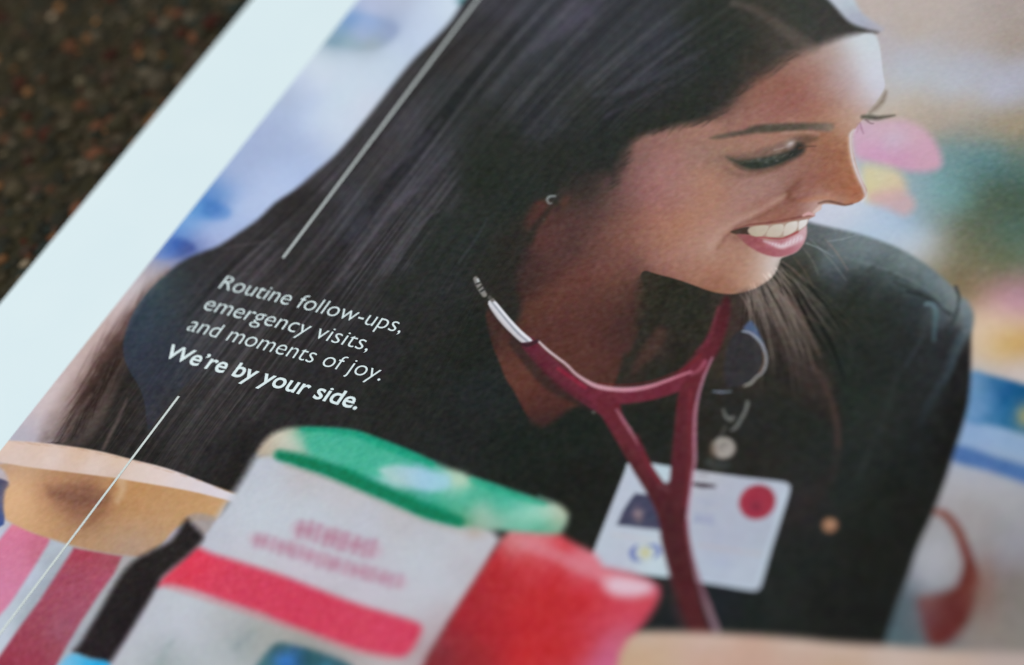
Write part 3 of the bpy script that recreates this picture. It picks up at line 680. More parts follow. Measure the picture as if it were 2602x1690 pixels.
skin += ZS(*F2, [
    (300, 500, (132, 94, 91)), (500, 450, (164, 119, 114)), (700, 500, (160, 120, 111)), (900, 470, (170, 125, 105)), (500, 600, (155, 108, 105)), (900, 620, (170, 125, 105)), (1200, 550, (162, 125, 118)), (1350, 500, (160, 125, 116)),
    (1400, 580, (160, 125, 116)), (1500, 480, (150, 114, 104)), (300, 800, (128, 86, 76)), (500, 750, (160, 112, 98)), (700, 800, (168, 120, 100)), (900, 700, (170, 125, 108)), (1100, 650, (165, 125, 115)), (200, 900, (118, 78, 70)),
    (400, 950, (148, 104, 91)), (600, 900, (165, 118, 98)), (800, 900, (171, 128, 113)), (1000, 780, (170, 130, 118)), (100, 1100, (122, 80, 73)), (300, 1080, (138, 95, 85)), (500, 1100, (160, 115, 102)), (700, 1050, (165, 122, 110)), (900, 980, (178, 144, 129)),
    (800, 1150, (165, 120, 102)), (1000, 1050, (168, 125, 108)), (1000, 1200, (162, 115, 95)), (1080, 980, (163, 120, 104)), (1150, 1100, (171, 129, 111)), (1050, 1290, (148, 103, 84)), (1250, 1100, (178, 142, 124)), (1350, 1100, (206, 191, 184)), (1400, 1110, (214, 208, 208)),
    (1250, 1200, (186, 152, 134)), (1345, 1180, (206, 191, 186)), (1150, 1250, (178, 138, 118)), (1250, 1260, (184, 150, 132)), (900, 1270, (148, 102, 84)), (1180, 740, (166, 128, 116)), (1300, 720, (150, 100, 86)), (1450, 680, (148, 100, 88)), (1500, 720, (150, 98, 85)), (1400, 745, (145, 98, 85)),
    (1600, 690, (150, 108, 98)), (1700, 680, (188, 154, 148)), (1745, 670, (216, 197, 192)), (700, 1180, (150, 104, 90)), (450, 1160, (126, 84, 72))])
skin += ZS(*N1, [
    (1000, 700, (115, 72, 60)), (1200, 750, (124, 82, 66)), (900, 850, (112, 70, 58)), (700, 950, (107, 68, 55)), (1000, 950, (98, 63, 53)), (1200, 900, (104, 71, 58)), (900, 1100, (99, 62, 54)), (1100, 1100, (92, 58, 50)), (1320, 1000, (80, 55, 48)),
    (600, 1000, (97, 62, 49)), (700, 1200, (95, 58, 50)), (1000, 1300, (98, 62, 52)), (1230, 1250, (84, 54, 48)), (1100, 1480, (95, 60, 50)), (650, 500, (92, 58, 55)), (800, 380, (85, 58, 55)), (900, 550, (80, 58, 55)), (800, 620, (95, 65, 58)), (600, 700, (78, 55, 50)),
    (1100, 560, (100, 68, 60)), (1000, 330, (82, 58, 56)), (1100, 200, (80, 62, 58)), (1200, 330, (105, 75, 68)), (1050, 100, (54, 48, 44)), (1300, 180, (118, 85, 80)), (1300, 400, (130, 92, 80)), (1250, 560, (120, 82, 72)), (600, 350, (70, 48, 44)), (650, 220, (88, 52, 48)), (540, 600, (60, 47, 43)), (530, 850, (66, 50, 44)), (850, 200, (72, 54, 50)), (900, 80, (50, 46, 42)),
    (1380, 660, (112, 78, 66)), (1380, 820, (94, 66, 54)), (1350, 1150, (74, 54, 46)), (900, 1450, (98, 62, 50))])
skin += ZS(*ST, [(400, 250, (105, 65, 52)), (550, 350, (108, 66, 52)), (600, 500, (98, 58, 48)), (700, 550, (92, 55, 48)), (750, 640, (70, 46, 41)), (800, 520, (88, 54, 46)), (350, 120, (92, 58, 48)), (600, 600, (84, 52, 45)), (900, 150, (100, 62, 50)), (1100, 250, (95, 60, 50)), (280, 40, (64, 46, 40)), (640, 690, (56, 42, 38)), (1180, 320, (86, 56, 46))])
skin = [(px, py, tuple(np.array(c_) * (0.89, 0.87, 0.93))) if py > 640 and sum(c_) < 330 else (px, py, c_) for px, py, c_ in skin]
SKIN = field(skin, 15.0, 2.0, 3, 2)
PROFILE = Z(*F1, [(2130, 250), (2180, 330), (2197, 430), (2212, 560), (2226, 640), (2205, 700), (2145, 790), (2092, 850), (2060, 900), (2012, 960), (1985, 1005), (1976, 1060), (1986, 1150), (2012, 1250), (2042, 1340), (2078, 1410)]) + \
    Z(*F2, [(2090, 550), (2075, 600), (2015, 640), (1925, 662), (1860, 657), (1785, 650), (1748, 660), (1742, 690), (1703, 715), (1690, 745), (1645, 772), (1632, 830), (1634, 870), (1610, 950), (1560, 1010), (1490, 1042), (1442, 1062), (1425, 1110), (1392, 1180), (1340, 1232), (1262, 1280), (1170, 1315), (1080, 1330), (980, 1325), (880, 1300), (760, 1256), (640, 1215), (500, 1180), (410, 1155)])
NECK = Z(*N1, [(1415, 760), (1405, 850), (1402, 960), (1392, 1100), (1396, 1210), (1340, 1340)]) + \
    Z(*ST, [(1290, 150), (1230, 380), (1100, 480), (950, 540), (860, 580), (770, 650), (690, 700), (620, 680), (545, 585), (470, 440), (400, 330), (350, 200), (300, 80)]) + \
    Z(*N1, [(250, 1050), (300, 1010), (420, 1120), (500, 1080), (515, 940), (485, 850), (495, 720), (550, 570), (600, 460), (570, 360), (610, 230), (700, 180), (800, 220), (850, 80), (1050, 20), (1180, 0)])
HAIRLINE = Z(*F1, [(170, 1400), (225, 1280), (270, 1180), (310, 1090), (370, 1035), (480, 1000), (650, 955), (850, 912), (980, 852), (1080, 770), (1150, 685), (1250, 612), (1400, 512), (1500, 432), (1650, 372), (1800, 325), (1950, 272)])
# base skin: crisp along the profile, soft along the hairline
ALLSKIN = PROFILE + NECK + HAIRLINE
_sl = window(ALLSKIN, 30)
q = spline(ALLSKIN, True, 3)
d = sdf(q, _sl)
x, y = SX[_sl], SY[_sl]
hl = spline(HAIRLINE + Z(*F1, [(2130, 250)]), False, 3)
soft_at = [(px, py, 2.6) for px, py in PROFILE[2:]] + [(px, py, 24.0) for px, py in NECK[1:6]] + [(px, py, 7.0) for px, py in NECK[6:10]] + [(px, py, 13.0) for px, py in NECK[10:14]] + \
    [(px, py, 5.0) for px, py in NECK[14:20]] + [(px, py, 15.0) for px, py in NECK[20:25]] + [(px, py, 20.0) for px, py in NECK[25:32]] + [(px, py, 34.0) for px, py in NECK[32:] + HAIRLINE[:3]] + \
    [(px, py, 15.0) for px, py in HAIRLINE[3:8]] + [(px, py, 24.0) for px, py in HAIRLINE[8:15]] + [(px, py, 13.0) for px, py in HAIRLINE[15:]] + [(PROFILE[0][0], PROFILE[0][1], 6.0)]
w = np.zeros(x.shape, np.float32); tw = np.zeros(x.shape, np.float32)
for px, py, s_ in soft_at:
    k_ = 1.0 / ((x - px) ** 2 + (y - py) ** 2 + 60.0) ** 2
    w += k_ * s_; tw += k_
w /= tw
a = sstep(0.5 - (d + 0.0) / (2 * w)).astype(np.float32)
blend(_sl, a, SKIN(_sl), 'printed_person_skin')
del d, x, y, a, w, tw

f1 = lambda p: Z(*F1, p)
f2 = lambda p: Z(*F2, p)
# strands falling over the brow edge
for _ in range(60):
    k = RNG.uniform(0, 0.8); i = int(k * (len(hl) - 1)); p0 = hl[i] + RNG.normal(0, 5, 2)
    L = RNG.uniform(20, 55); a_ = math.radians(RNG.normal(150, 10))
    stroke([tuple(p0 + (-L * 0.4 * math.cos(a_), -L * 0.4 * math.sin(a_))), tuple(p0), tuple(p0 + (L * 0.6 * math.cos(a_), L * 0.6 * math.sin(a_)))], (2, 5, 1), (58, 50, 45), 3, 0.35)
# brow
poly(f1([(900, 1042), (1000, 1012), (1150, 985), (1240, 948), (1450, 934), (1700, 930), (1825, 934), (1842, 970), (1800, 995), (1650, 985), (1450, 996), (1250, 1008), (1100, 1030), (960, 1052)]),
     field(ZS(*F1, [(950, 1040, (100, 86, 76)), (1150, 1005, (80, 74, 65)), (1400, 965, (78, 74, 64)), (1600, 958, (84, 79, 70)), (1780, 962, (112, 102, 94)), (1840, 965, (150, 125, 110))])), 7, 0.92)
stroke(f1([(1450, 1010), (1600, 1000), (1720, 1010)]), 8, (172, 140, 126), 5, 0.5)
# upper lid
poly(f1([(980, 1180), (1150, 1158), (1300, 1125), (1450, 1070), (1540, 1035), (1640, 1020), (1720, 1040), (1650, 1090), (1560, 1110), (1400, 1160), (1250, 1190), (1100, 1195)]),
     field(ZS(*F1, [(1100, 1180, (132, 104, 92)), (1300, 1150, (118, 94, 84)), (1450, 1110, (128, 104, 96)), (1560, 1050, (98, 76, 66)), (1660, 1050, (106, 80, 66)), (1500, 1085, (150, 130, 124))])), 9, 0.85)
blob(*f1([(1512, 1090)])[0], 11, 7, (196, 188, 188), 0.85, rot=-35)
stroke(f1([(1390, 1135), (1450, 1120), (1520, 1095)]), 4, (160, 142, 136), 3, 0.6)
# lashes of the near eye
poly(f1([(1030, 1188), (1150, 1202), (1300, 1187), (1430, 1157), (1530, 1117), (1570, 1080), (1622, 1105), (1604, 1160), (1510, 1215), (1405, 1262), (1280, 1288), (1175, 1280), (1100, 1245)]),
     field(ZS(*F1, [(1080, 1205, (76, 70, 62)), (1200, 1240, (48, 54, 47)), (1400, 1195, (56, 58, 54)), (1500, 1160, (48, 52, 48)), (1570, 1115, (46, 46, 44)), (1320, 1240, (50, 58, 52))])), 10, 0.97)
stroke(f1([(1180, 1222), (1300, 1216), (1420, 1192), (1490, 1165)]), (3, 6, 6, 3), (84, 86, 80), 5, 0.6)
for ex, ey in ((1270, 1205), (1390, 1185), (1410, 1215), (1330, 1228)):
    blob(*f1([(ex, ey)])[0], 5, 3.5, (104, 104, 96), 0.6)
stroke(f1([(1090, 1250), (1180, 1285), (1300, 1288), (1400, 1262), (1500, 1215)]), (5, 9, 9, 7, 4), (96, 76, 66), 7, 0.55)
stroke(f1([(1580, 1120), (1640, 1108), (1700, 1106)]), (6, 2), (92, 68, 58), 4, 0.8)
for k in range(0):
    x0 = 1080 + 48 * k; y0 = 1240 + 22 * math.sin(k * 0.5) - 10 * max(k - 5, 0)
    stroke(f1([(x0, y0), (x0 - 14, y0 + 26), (x0 - 34, y0 + 44)]), (3, 1), (64, 58, 50), 2.5, 0.5)
for k in range(7):
    stroke(f1([(1150 + 60 * k, 1235 - 9 * k), (1170 + 60 * k, 1215 - 9 * k)]), 2, (92, 92, 84), 2, 0.5)
stroke(f1([(1030, 1280), (1120, 1320), (1230, 1318), (1380, 1285), (1500, 1240)]), (8, 14, 14, 10, 4), (126, 92, 80), 8, 0.7)
stroke(f1([(1030, 1215), (950, 1215), (880, 1230)]), (10, 4), (134, 104, 92), 8, 0.5)
# bridge of the nose, lit from behind
stroke(f1([(1990, 985), (1968, 1020), (1966, 1090), (1978, 1180), (2002, 1270), (2038, 1360), (2070, 1430), (2078, 1480), (2050, 1525)]), (5, 8, 9, 9, 10, 10, 9, 6, 3), (222, 220, 228), 6, 0.85)
stroke(f1([(1945, 1050), (1955, 1180), (1985, 1290), (2025, 1400)]), 6, (196, 150, 120), 5, 0.45)
# nostril wing and underside
stroke(f2([(1590, 470), (1530, 530), (1495, 575), (1510, 615), (1560, 620)]), (8, 16, 20, 14, 8), (116, 74, 62), 8, 0.65)
stroke(f2([(1570, 625), (1650, 620), (1720, 605), (1780, 605), (1850, 620)]), (8, 12, 12, 10, 6), (178, 120, 88), 7, 0.5)
stroke(f2([(1725, 645), (1790, 630), (1850, 640), (1920, 656), (1980, 650)]), (3, 6, 6, 5, 2), (92, 60, 50), 4, 0.75)
stroke(f2([(1930, 640), (2010, 622), (2060, 588)]), (6, 8, 6), (186, 122, 88), 6, 0.4)
blob(*f2([(1990, 540)])[0], 18, 14, (172, 106, 80), 0.6)
# smile fold
stroke(f2([(1470, 580), (1400, 628), (1300, 690), (1180, 752), (1080, 800), (1000, 850), (950, 910), (905, 970)]), (6, 12, 14, 14, 14, 18, 22, 18), (186, 150, 137), 10, 0.6)
stroke(f2([(1490, 640), (1400, 680), (1300, 735), (1200, 780), (1110, 820), (1060, 862), (1010, 920), (960, 990)]), (6, 10, 12, 12, 10, 9, 8, 4), (128, 86, 74), 8, 0.55)
stroke(f2([(1700, 560), (1620, 600), (1560, 650)]), (6, 12, 8), (136, 90, 78), 8, 0.4)
# mouth
poly(f2([(1060, 862), (1110, 838), (1190, 822), (1215, 850), (1205, 880), (1120, 884)]), (64, 52, 44), 3.5, 0.95)
LIP = f2([(1110, 880), (1200, 884), (1280, 905), (1330, 925), (1450, 918), (1540, 885), (1600, 838), (1632, 815), (1632, 890), (1604, 958), (1555, 1010), (1480, 1042), (1400, 1050), (1300, 1026), (1200, 972), (1140, 922)])
poly(LIP, field(ZS(*F2, [(1150, 905, (146, 94, 92)), (1220, 950, (152, 90, 94)), (1300, 985, (154, 86, 94)), (1400, 1020, (160, 90, 100)), (1500, 1010, (166, 100, 112)), (1580, 950, (186, 132, 144)), (1620, 870, (212, 190, 198)), (1400, 935, (190, 128, 134)), (1560, 880, (196, 146, 150)), (1260, 915, (146, 74, 80))])), 3.5)
poly(f2([(1310, 930), (1400, 942), (1450, 950), (1520, 912), (1590, 885), (1602, 920), (1510, 968), (1440, 988), (1375, 965)]), (224, 210, 217), 6, 0.85)
for k in range(10):
    u0 = 1330 + 27 * k
    stroke(f2([(u0, 985 - 5 * k), (u0 + 10, 945 - 5 * k)]), 1.6, (176, 110, 124), 1.8, 0.55)
poly(f2([(1190, 852), (1218, 822), (1340, 808), (1400, 800), (1480, 788), (1560, 774), (1640, 768), (1630, 810), (1575, 852), (1500, 884), (1440, 904), (1345, 898), (1312, 890), (1262, 895), (1212, 884)]), (172, 150, 136), 3)
TEETH = field(ZS(*F2, [(1210, 850, (176, 162, 140)), (1270, 845, (200, 192, 178)), (1290, 880, (186, 170, 150)), (1400, 845, (202, 194, 182)), (1420, 885, (194, 178, 162)), (1500, 835, (212, 206, 198)), (1520, 870, (204, 192, 180)), (1590, 810, (222, 218, 216)), (1635, 780, (230, 232, 236))]))
for tooth in ([(1196, 852), (1225, 824), (1290, 814), (1338, 815), (1346, 832), (1322, 872), (1296, 892), (1258, 895), (1214, 880)], [(1352, 836), (1384, 812), (1430, 804), (1456, 808), (1462, 836), (1446, 876), (1412, 898), (1350, 896), (1330, 882)],
              [(1468, 824), (1490, 796), (1540, 782), (1564, 786), (1566, 818), (1550, 852), (1504, 880), (1462, 890), (1460, 858)], [(1573, 806), (1582, 780), (1620, 770), (1642, 768), (1632, 806), (1604, 830), (1576, 846)]):
    poly(f2(tooth), TEETH, 2.4, 0.97)
stroke(f2([(1270, 900), (1345, 908), (1440, 912), (1500, 894), (1565, 862)]), (2, 4, 4, 5, 6), (160, 78, 84), 2.0, 0.85)
stroke(f2([(1085, 845), (1200, 808), (1350, 790), (1480, 768), (1600, 745), (1690, 738)]), (2, 4, 5, 5, 5, 3), (122, 74, 66), 3, 0.8)
stroke(f2([(1610, 738), (1650, 722), (1688, 735)]), (6, 9, 5), (216, 172, 172), 3, 0.8)
stroke(f2([(1735, 672), (1720, 690), (1690, 712)]), (8, 10, 6), (218, 196, 190), 3, 0.7)
blob(*f2([(1100, 905)])[0], 14, 10, (132, 92, 80), 0.6)
# far eye: lashes and brow on the profile
bgz = lambda p: Z(*BGZ, p)
stroke(bgz([(1335, 695), (1310, 760), (1260, 815), (1215, 850)]), (5, 12, 11, 5), (126, 112, 100), 8, 0.75)
stroke(bgz([(1160, 885), (1210, 885), (1270, 892), (1330, 884), (1400, 873)]), (9, 12, 10, 7, 2), (74, 72, 64), 6.5, 0.85)
stroke(bgz([(1185, 905), (1215, 930), (1240, 935)]), (6, 3), (120, 96, 104), 3, 0.6)
stroke(bgz([(1140, 930), (1150, 970), (1165, 1010)]), (4, 6, 3), (160, 120, 142), 3, 0.6)
stroke(bgz([(1120, 935), (1125, 975), (1115, 1005)]), (4, 4, 2), (170, 138, 150), 3, 0.5)
# ear stud and small glints
n1 = lambda p: Z(*N1, p)
stroke(n1([(775, 145), (735, 148), (715, 172), (730, 200), (750, 198)]), (4, 6, 6, 4, 2), (160, 168, 170), 3.5, 0.8)
blob(*n1([(655, 200)])[0], 14, 6, (96, 58, 52), 0.6, rot=-15)
blob(*n1([(580, 330)])[0], 16, 28, (82, 54, 48), 0.5, rot=25)
blob(*n1([(690, 320)])[0], 4, 3, (120, 112, 100), 0.8)
stroke(n1([(740, 230), (680, 310), (630, 370), (580, 470)]), (10, 16, 16, 20), (44, 42, 38), 8, 0.7)
blob(*n1([(850, 185)])[0], 10, 14, (92, 62, 52), 0.6, rot=30)
# neck tendon shade
stroke(n1([(1300, 690), (1180, 790), (1050, 840), (930, 860)]), (4, 8, 8, 4), (90, 60, 50), 8, 0.4)
poly(n1([(1380, 1250), (1450, 1100), (1470, 1180), (1400, 1330), (1320, 1480), (1260, 1560), (1230, 1560), (1300, 1400)]), (46, 44, 38), 7, 0.85)
poly(n1([(1560, 1130), (1620, 1180), (1560, 1320), (1430, 1440), (1360, 1480), (1400, 1360), (1480, 1220)]), (76, 54, 47), 12, 0.7)

# hair falling in front of the far shoulder
poly(Z(1500, 300, [(1440, 1090), (1400, 1180), (1340, 1240), (1240, 1290), (1130, 1325), (1110, 1420), (1160, 1560), (1330, 1900), (1550, 2150), (1800, 2300), (1900, 2300), (1850, 2000), (1720, 1720), (1620, 1500), (1540, 1320), (1480, 1150)]),
     field(ZS(1500, 300, [(1380, 1230, (73, 64, 59)), (1250, 1350, (73, 64, 60)), (1400, 1350, (83, 72, 67)), (1300, 1450, (68, 60, 57)), (1450, 1450, (76, 65, 60)), (1550, 1550, (67, 56, 51)), (1200, 1500, (57, 49, 46)), (1400, 1650, (52, 46, 41)), (1600, 1750, (60, 51, 46)), (1700, 1950, (54, 46, 43)), (1850, 2250, (40, 35, 33)), (1480, 1250, (56, 49, 44)), (1500, 1900, (41, 37, 34))])), 16, 0.7, 'printed_person_hair')
fan = []
for _ in range(420):
    k = RNG.uniform(0, 1)
    p0 = np.array(f2([(1440, 1090)])[0]) * (1 - k) + np.array(f2([(1150, 1320)])[0]) * k + RNG.normal(0, 5, 2)
    a0 = math.radians(38 + 34 * k + RNG.normal(0, 8)); L = (40 + 330 * RNG.uniform(0, 1) ** 1.8) * (1.0 - 0.25 * k)
    tt = np.linspace(0, 1, 18); bend = math.radians(RNG.normal(22, 8)) * tt
    stp = L / 17
    fan.append(p0 + np.cumsum(np.stack([np.cos(a0 + bend), np.sin(a0 + bend)], 1) * stp, 0))
fl = splat(fan, RNG.normal(0.35, 1.0, len(fan)))
INK += np.clip(fl * 11, -30, 48)[..., None] * np.array([1.05, 0.98, 0.93], np.float32)
for pts, w, c in [
    ([(560, 640), (640, 700), (740, 800)], (4, 6, 2), (118, 100, 92)), ([(430, 800), (520, 860), (620, 960), (690, 1040)], (3, 5, 5, 2), (136, 116, 108)),
    ([(350, 860), (430, 960), (520, 1100), (600, 1250), (720, 1300)], (3, 5, 5, 4, 2), (112, 96, 88)), ([(700, 1040), (820, 1090), (970, 1180)], (3, 3, 1), (92, 80, 72)),
    ([(590, 880), (680, 1020), (760, 1200), (840, 1350)], (5, 8, 8, 5), (100, 84, 78)), ([(240, 890), (290, 960), (330, 1050)], (2, 3, 2), (140, 124, 118)),
    ([(760, 460), (860, 560), (950, 660), (1040, 780)], (2, 4, 4, 2), (128, 134, 136)), ([(740, 500), (840, 540), (940, 600)], (3, 4, 2), (156, 166, 170)),
    ([(880, 470), (960, 560), (1050, 700)], (3, 5, 3), (138, 126, 122)), ([(900, 485), (1010, 470), (1110, 440)], (2, 3, 2), (150, 160, 164)),
    ([(720, 540), (790, 640), (830, 740)], (3, 5, 3), (110, 112, 106)), ([(640, 600), (720, 700), (790, 830)], (3, 4, 2), (98, 88, 78))]:
    stroke(SH(pts), w, c, 2.5, 0.6)
stroke(Z(1802, 850, [(500, 0), (640, 200), (800, 400), (900, 520), (950, 640), (970, 800), (960, 950), (900, 1100), (760, 1250), (640, 1400)]), (40, 46, 40, 26, 22, 22, 22, 30, 40, 40), (66, 54, 52), 12, 0.5, c2=(48, 42, 42))
stroke(Z(1802, 850, [(760, 180), (860, 360), (930, 520), (965, 680), (975, 850)]), (10, 14, 14, 14, 10), (84, 66, 62), 6, 0.5)
stroke(Z(1802, 850, [(620, 190), (740, 250), (860, 300), (930, 420)]), (3, 4, 3, 2), (90, 78, 72), 3, 0.5)

wedge = n1([(1430, 720), (1600, 755), (1800, 825), (1980, 885), (2080, 890), (2020, 1050), (1900, 1230), (1700, 1380), (1450, 1440), (1400, 1250), (1410, 950)])
_sl = window(wedge, 4)
_nz = RNG.normal(0, 1, INK[_sl].shape[:2]).astype(np.float32)
_nz = gauss(_nz, 1) * 4
INK[_sl] += (np.clip(_nz, -1.5, 3) * 3.2 * sstep(0.5 - sdf(spline(wedge, True, 3), _sl) / 20))[..., None] * np.array([1.0, 0.95, 0.8], np.float32)
# ---- 6 stethoscope ---------------------------------------------------------------------
sth = lambda p: Z(*ST, p)
bas = lambda p: Z(1300, 1170, p)
RED, DRED = (104, 42, 55), (94, 40, 48)
BADGE = bas([(862, 60), (880, 20), (1000, 12), (1070, 24), (1400, 76), (1750, 126), (2030, 160), (2085, 178), (2104, 225), (2040, 440), (1960, 690), (1890, 930), (1868, 970), (1815, 985), (1600, 950), (1400, 918), (1170, 884), (900, 850), (600, 800), (590, 770), (680, 530), (750, 350), (840, 120)])
poly(BADGE, field([(*p, c) for p, c in zip(bas([(700, 650), (850, 200), (1120, 80), (1100, 800), (800, 760), (1500, 300), (1600, 600), (1500, 850), (1900, 550), (2020, 250), (1800, 880), (1450, 120), (1750, 180)]),
     [(184, 194, 208), (184, 192, 208), (186, 204, 216), (190, 206, 216), (184, 190, 206), (172, 178, 194), (172, 178, 196), (176, 186, 204), (172, 180, 196), (182, 192, 208), (178, 188, 204), (184, 186, 196), (176, 182, 198)])]), 4.0, 1.0, 'printed_badge', n=3)
stroke(bas([(2070, 240), (2010, 440), (1930, 690), (1860, 920)]), 7, (190, 208, 220), 4, 0.7)
stroke(bas([(1420, 905), (1600, 935), (1810, 965)]), 7, (186, 202, 216), 4, 0.7)
stroke(bas([(680, 820), (900, 850), (1160, 868)]), 8, (176, 202, 212), 4, 0.6)
_c = bas([(1856, 316)])[0]
blob(*_c, 47, 43, (156, 50, 68), 0.97, rot=-25, hard=0.86)
blob(*bas([(1846, 346)])[0], 15, 13, (120, 46, 62), 0.8)
blob(*bas([(1920, 240)])[0], 18, 12, (142, 48, 66), 0.5, rot=20)
stroke(bas([(1375, 180), (1450, 190), (1535, 196)]), (8, 13, 6), (56, 42, 50), 3.5, 0.92)
stroke(bas([(1410, 110), (1480, 120)]), (5, 9, 4), (150, 148, 158), 4, 0.7)
poly(bas([(935, 250), (1110, 270), (1150, 530), (796, 488), (838, 388), (900, 290)]), (62, 63, 86), 5, 0.95, smooth=False)
blob(*bas([(955, 408)])[0], 13, 15, (152, 130, 134), 0.9)
blob(*bas([(965, 460)])[0], 10, 8, (110, 98, 110), 0.6)
for k in range(7):
    stroke(bas([(1385 + 22 * k, 418 + 3 * k), (1378 + 22 * k, 462 + 3 * k)]), 4.5, (142, 150, 186), 3.0, 0.55)
stroke(bas([(1380, 405), (1530, 425)]), 4, (148, 156, 190), 3.5, 0.5)
stroke(bas([(1380, 455), (1540, 478)]), 4, (148, 156, 190), 3.5, 0.5)
for k in range(5):
    stroke(bas([(1400 + 30 * k, 300 + 5 * k), (1415 + 30 * k, 302 + 5 * k)]), 5, (158, 164, 196), 4, 0.45)
stroke(bas([(760, 560), (900, 580), (1060, 604)]), 5, (196, 188, 190), 4, 0.6)
stroke(bas([(1400, 640), (1650, 676), (1890, 712)]), 6, (186, 178, 180), 4, 0.6)
# emblem: blue crescents round a pale yellow disc
stroke(bas([(945, 645), (912, 690), (925, 740), (975, 760)]), (4, 15, 13, 4), (104, 118, 176), 4, 0.9)
stroke(bas([(1030, 645), (1085, 650), (1110, 690), (1080, 735)]), (4, 12, 14, 5), (112, 126, 182), 4, 0.9)
blob(*bas([(1010, 698)])[0], 14, 15, (196, 192, 142), 0.95)
blob(*bas([(1580, 780)])[0], 24, 12, (162, 172, 200), 0.5)
stroke(sth([(470, 60), (600, 210), (720, 340), (850, 430), (980, 500), (1080, 560)]), (30, 40, 44, 40, 34, 20), (52, 40, 38), 8, 0.75)
stroke(n1([(2068, 925), (2062, 975), (2040, 1070), (1995, 1200), (1930, 1320), (1840, 1420)]) + sth([(1700, 370)]), (16, 26, 34, 40, 44, 40, 34), (68, 34, 37), 9, reg='printed_stethoscope', c2=(108, 44, 55))
stroke(sth([(575, 70), (700, 200), (830, 320), (960, 420), (1080, 490), (1190, 560)]), (36, 42, 44, 44, 52, 54), (96, 42, 55), 4, reg='printed_stethoscope', c2=RED)
stroke(sth([(1080, 470), (1200, 470), (1350, 462), (1500, 438), (1650, 390), (1780, 330), (1880, 240)]), (40, 42, 38, 38, 40, 44, 36), (109, 44, 58), 4, reg='printed_stethoscope')
stroke(sth([(1160, 520), (1250, 690), (1335, 830), (1425, 990), (1515, 1130), (1590, 1250), (1640, 1360)]), (52, 46, 46, 46, 48, 56, 60), (103, 42, 53), 4, reg='printed_stethoscope', c2=(85, 40, 44))
stroke(sth([(1850, 300), (1780, 450), (1765, 620), (1755, 800), (1742, 950), (1725, 1100), (1705, 1250), (1690, 1380)]), (34, 46, 52, 56, 58, 56, 52, 54), (101, 42, 51), 4.5, reg='printed_stethoscope', c2=(80, 38, 43))
TUBE = bas([(1180, 260), (1215, 450), (1235, 600), (1265, 750), (1300, 900), (1340, 1050), (1385, 1200), (1440, 1340)])
stroke(TUBE, (58, 68, 70, 66, 64, 58, 54, 52), (75, 36, 41), 6, reg='printed_stethoscope', c2=(80, 36, 39))
poly(sth([(1480, 1080), (1600, 1140), (1700, 1060), (1760, 1200), (1720, 1350), (1620, 1350), (1540, 1240)]), (82, 38, 44), 8, 0.8, 'printed_stethoscope')
# printed shading of the tubes
stroke(sth([(540, 100), (660, 240), (790, 370), (920, 460), (1040, 520)]), (8, 12, 14, 12, 8), (78, 38, 44), 6, 0.6)
stroke(sth([(800, 260), (900, 330), (1000, 400)]), 8, (168, 36, 62), 6, 0.55)
stroke(sth([(645, 48), (720, 120), (800, 182), (860, 228), (930, 298), (1000, 346), (1080, 388), (1200, 412), (1350, 416), (1500, 390), (1650, 338), (1800, 282)]), (5, 6, 6, 6, 6, 8, 11, 11, 11, 9, 7, 5), (226, 216, 222), 3, 0.9, c2=(196, 120, 140))
stroke(sth([(1100, 372), (1300, 385), (1500, 358), (1650, 305), (1780, 240), (1880, 150)]), 4, (122, 40, 46), 3, 0.6)
stroke(sth([(1240, 570), (1290, 650), (1345, 730), (1400, 830)]), (4, 9, 9, 4), (176, 118, 134), 4, 0.75)
stroke(sth([(1390, 760), (1440, 880), (1500, 1020), (1570, 1120)]), (6, 10, 10, 8), (122, 40, 56), 5, 0.6)
stroke(sth([(1300, 850), (1380, 1010), (1470, 1160), (1560, 1290)]), (10, 14, 16, 16), (70, 34, 37), 8, 0.55)
stroke(sth([(1730, 480), (1720, 680), (1705, 880), (1690, 1060)]), (16, 24, 24, 22), (85, 38, 46), 10, 0.6)
stroke(sth([(1960, 180), (1900, 320), (1855, 470), (1832, 620), (1828, 800), (1830, 950), (1812, 1060), (1796, 1200), (1780, 1330), (1775, 1450)]), (5, 7, 8, 9, 9, 9, 7, 6, 6, 7), (186, 130, 152), 4, 0.8)
stroke(sth([(1800, 420), (1790, 650), (1795, 900), (1780, 1100), (1760, 1300)]), 9, (119, 47, 56), 5, 0.55)
stroke(sth([(1560, 1150), (1600, 1160), (1630, 1190)]), (8, 12, 6), (122, 75, 82), 6, 0.5)
stroke(sth([(1840, 130), (1920, 60), (1970, -60), (2010, -200)]), (6, 10, 12, 10), (119, 55, 68), 6, 0.6)
stroke(sth([(1800, 300), (1860, 270), (1910, 200)]), (6, 10, 8), (176, 100, 120), 5, 0.6)
stroke(bas([(1320, 470), (1345, 640), (1385, 800), (1430, 950), (1480, 1100), (1550, 1290)]), (8, 8, 8, 12, 18, 18), (131, 60, 75), 4, 0.8, c2=(150, 120, 132))
stroke(bas([(1190, 900), (1240, 1080), (1300, 1280)]), (12, 22, 26), (66, 46, 48), 8, 0.6)
stroke(bas([(1180, 350), (1200, 520), (1220, 700), (1270, 880)]), (22, 22, 22, 18), (68, 36, 39), 10, 0.6)
blob(*sth([(1065, 590)])[0], 4, 4, (120, 116, 116), 0.8)
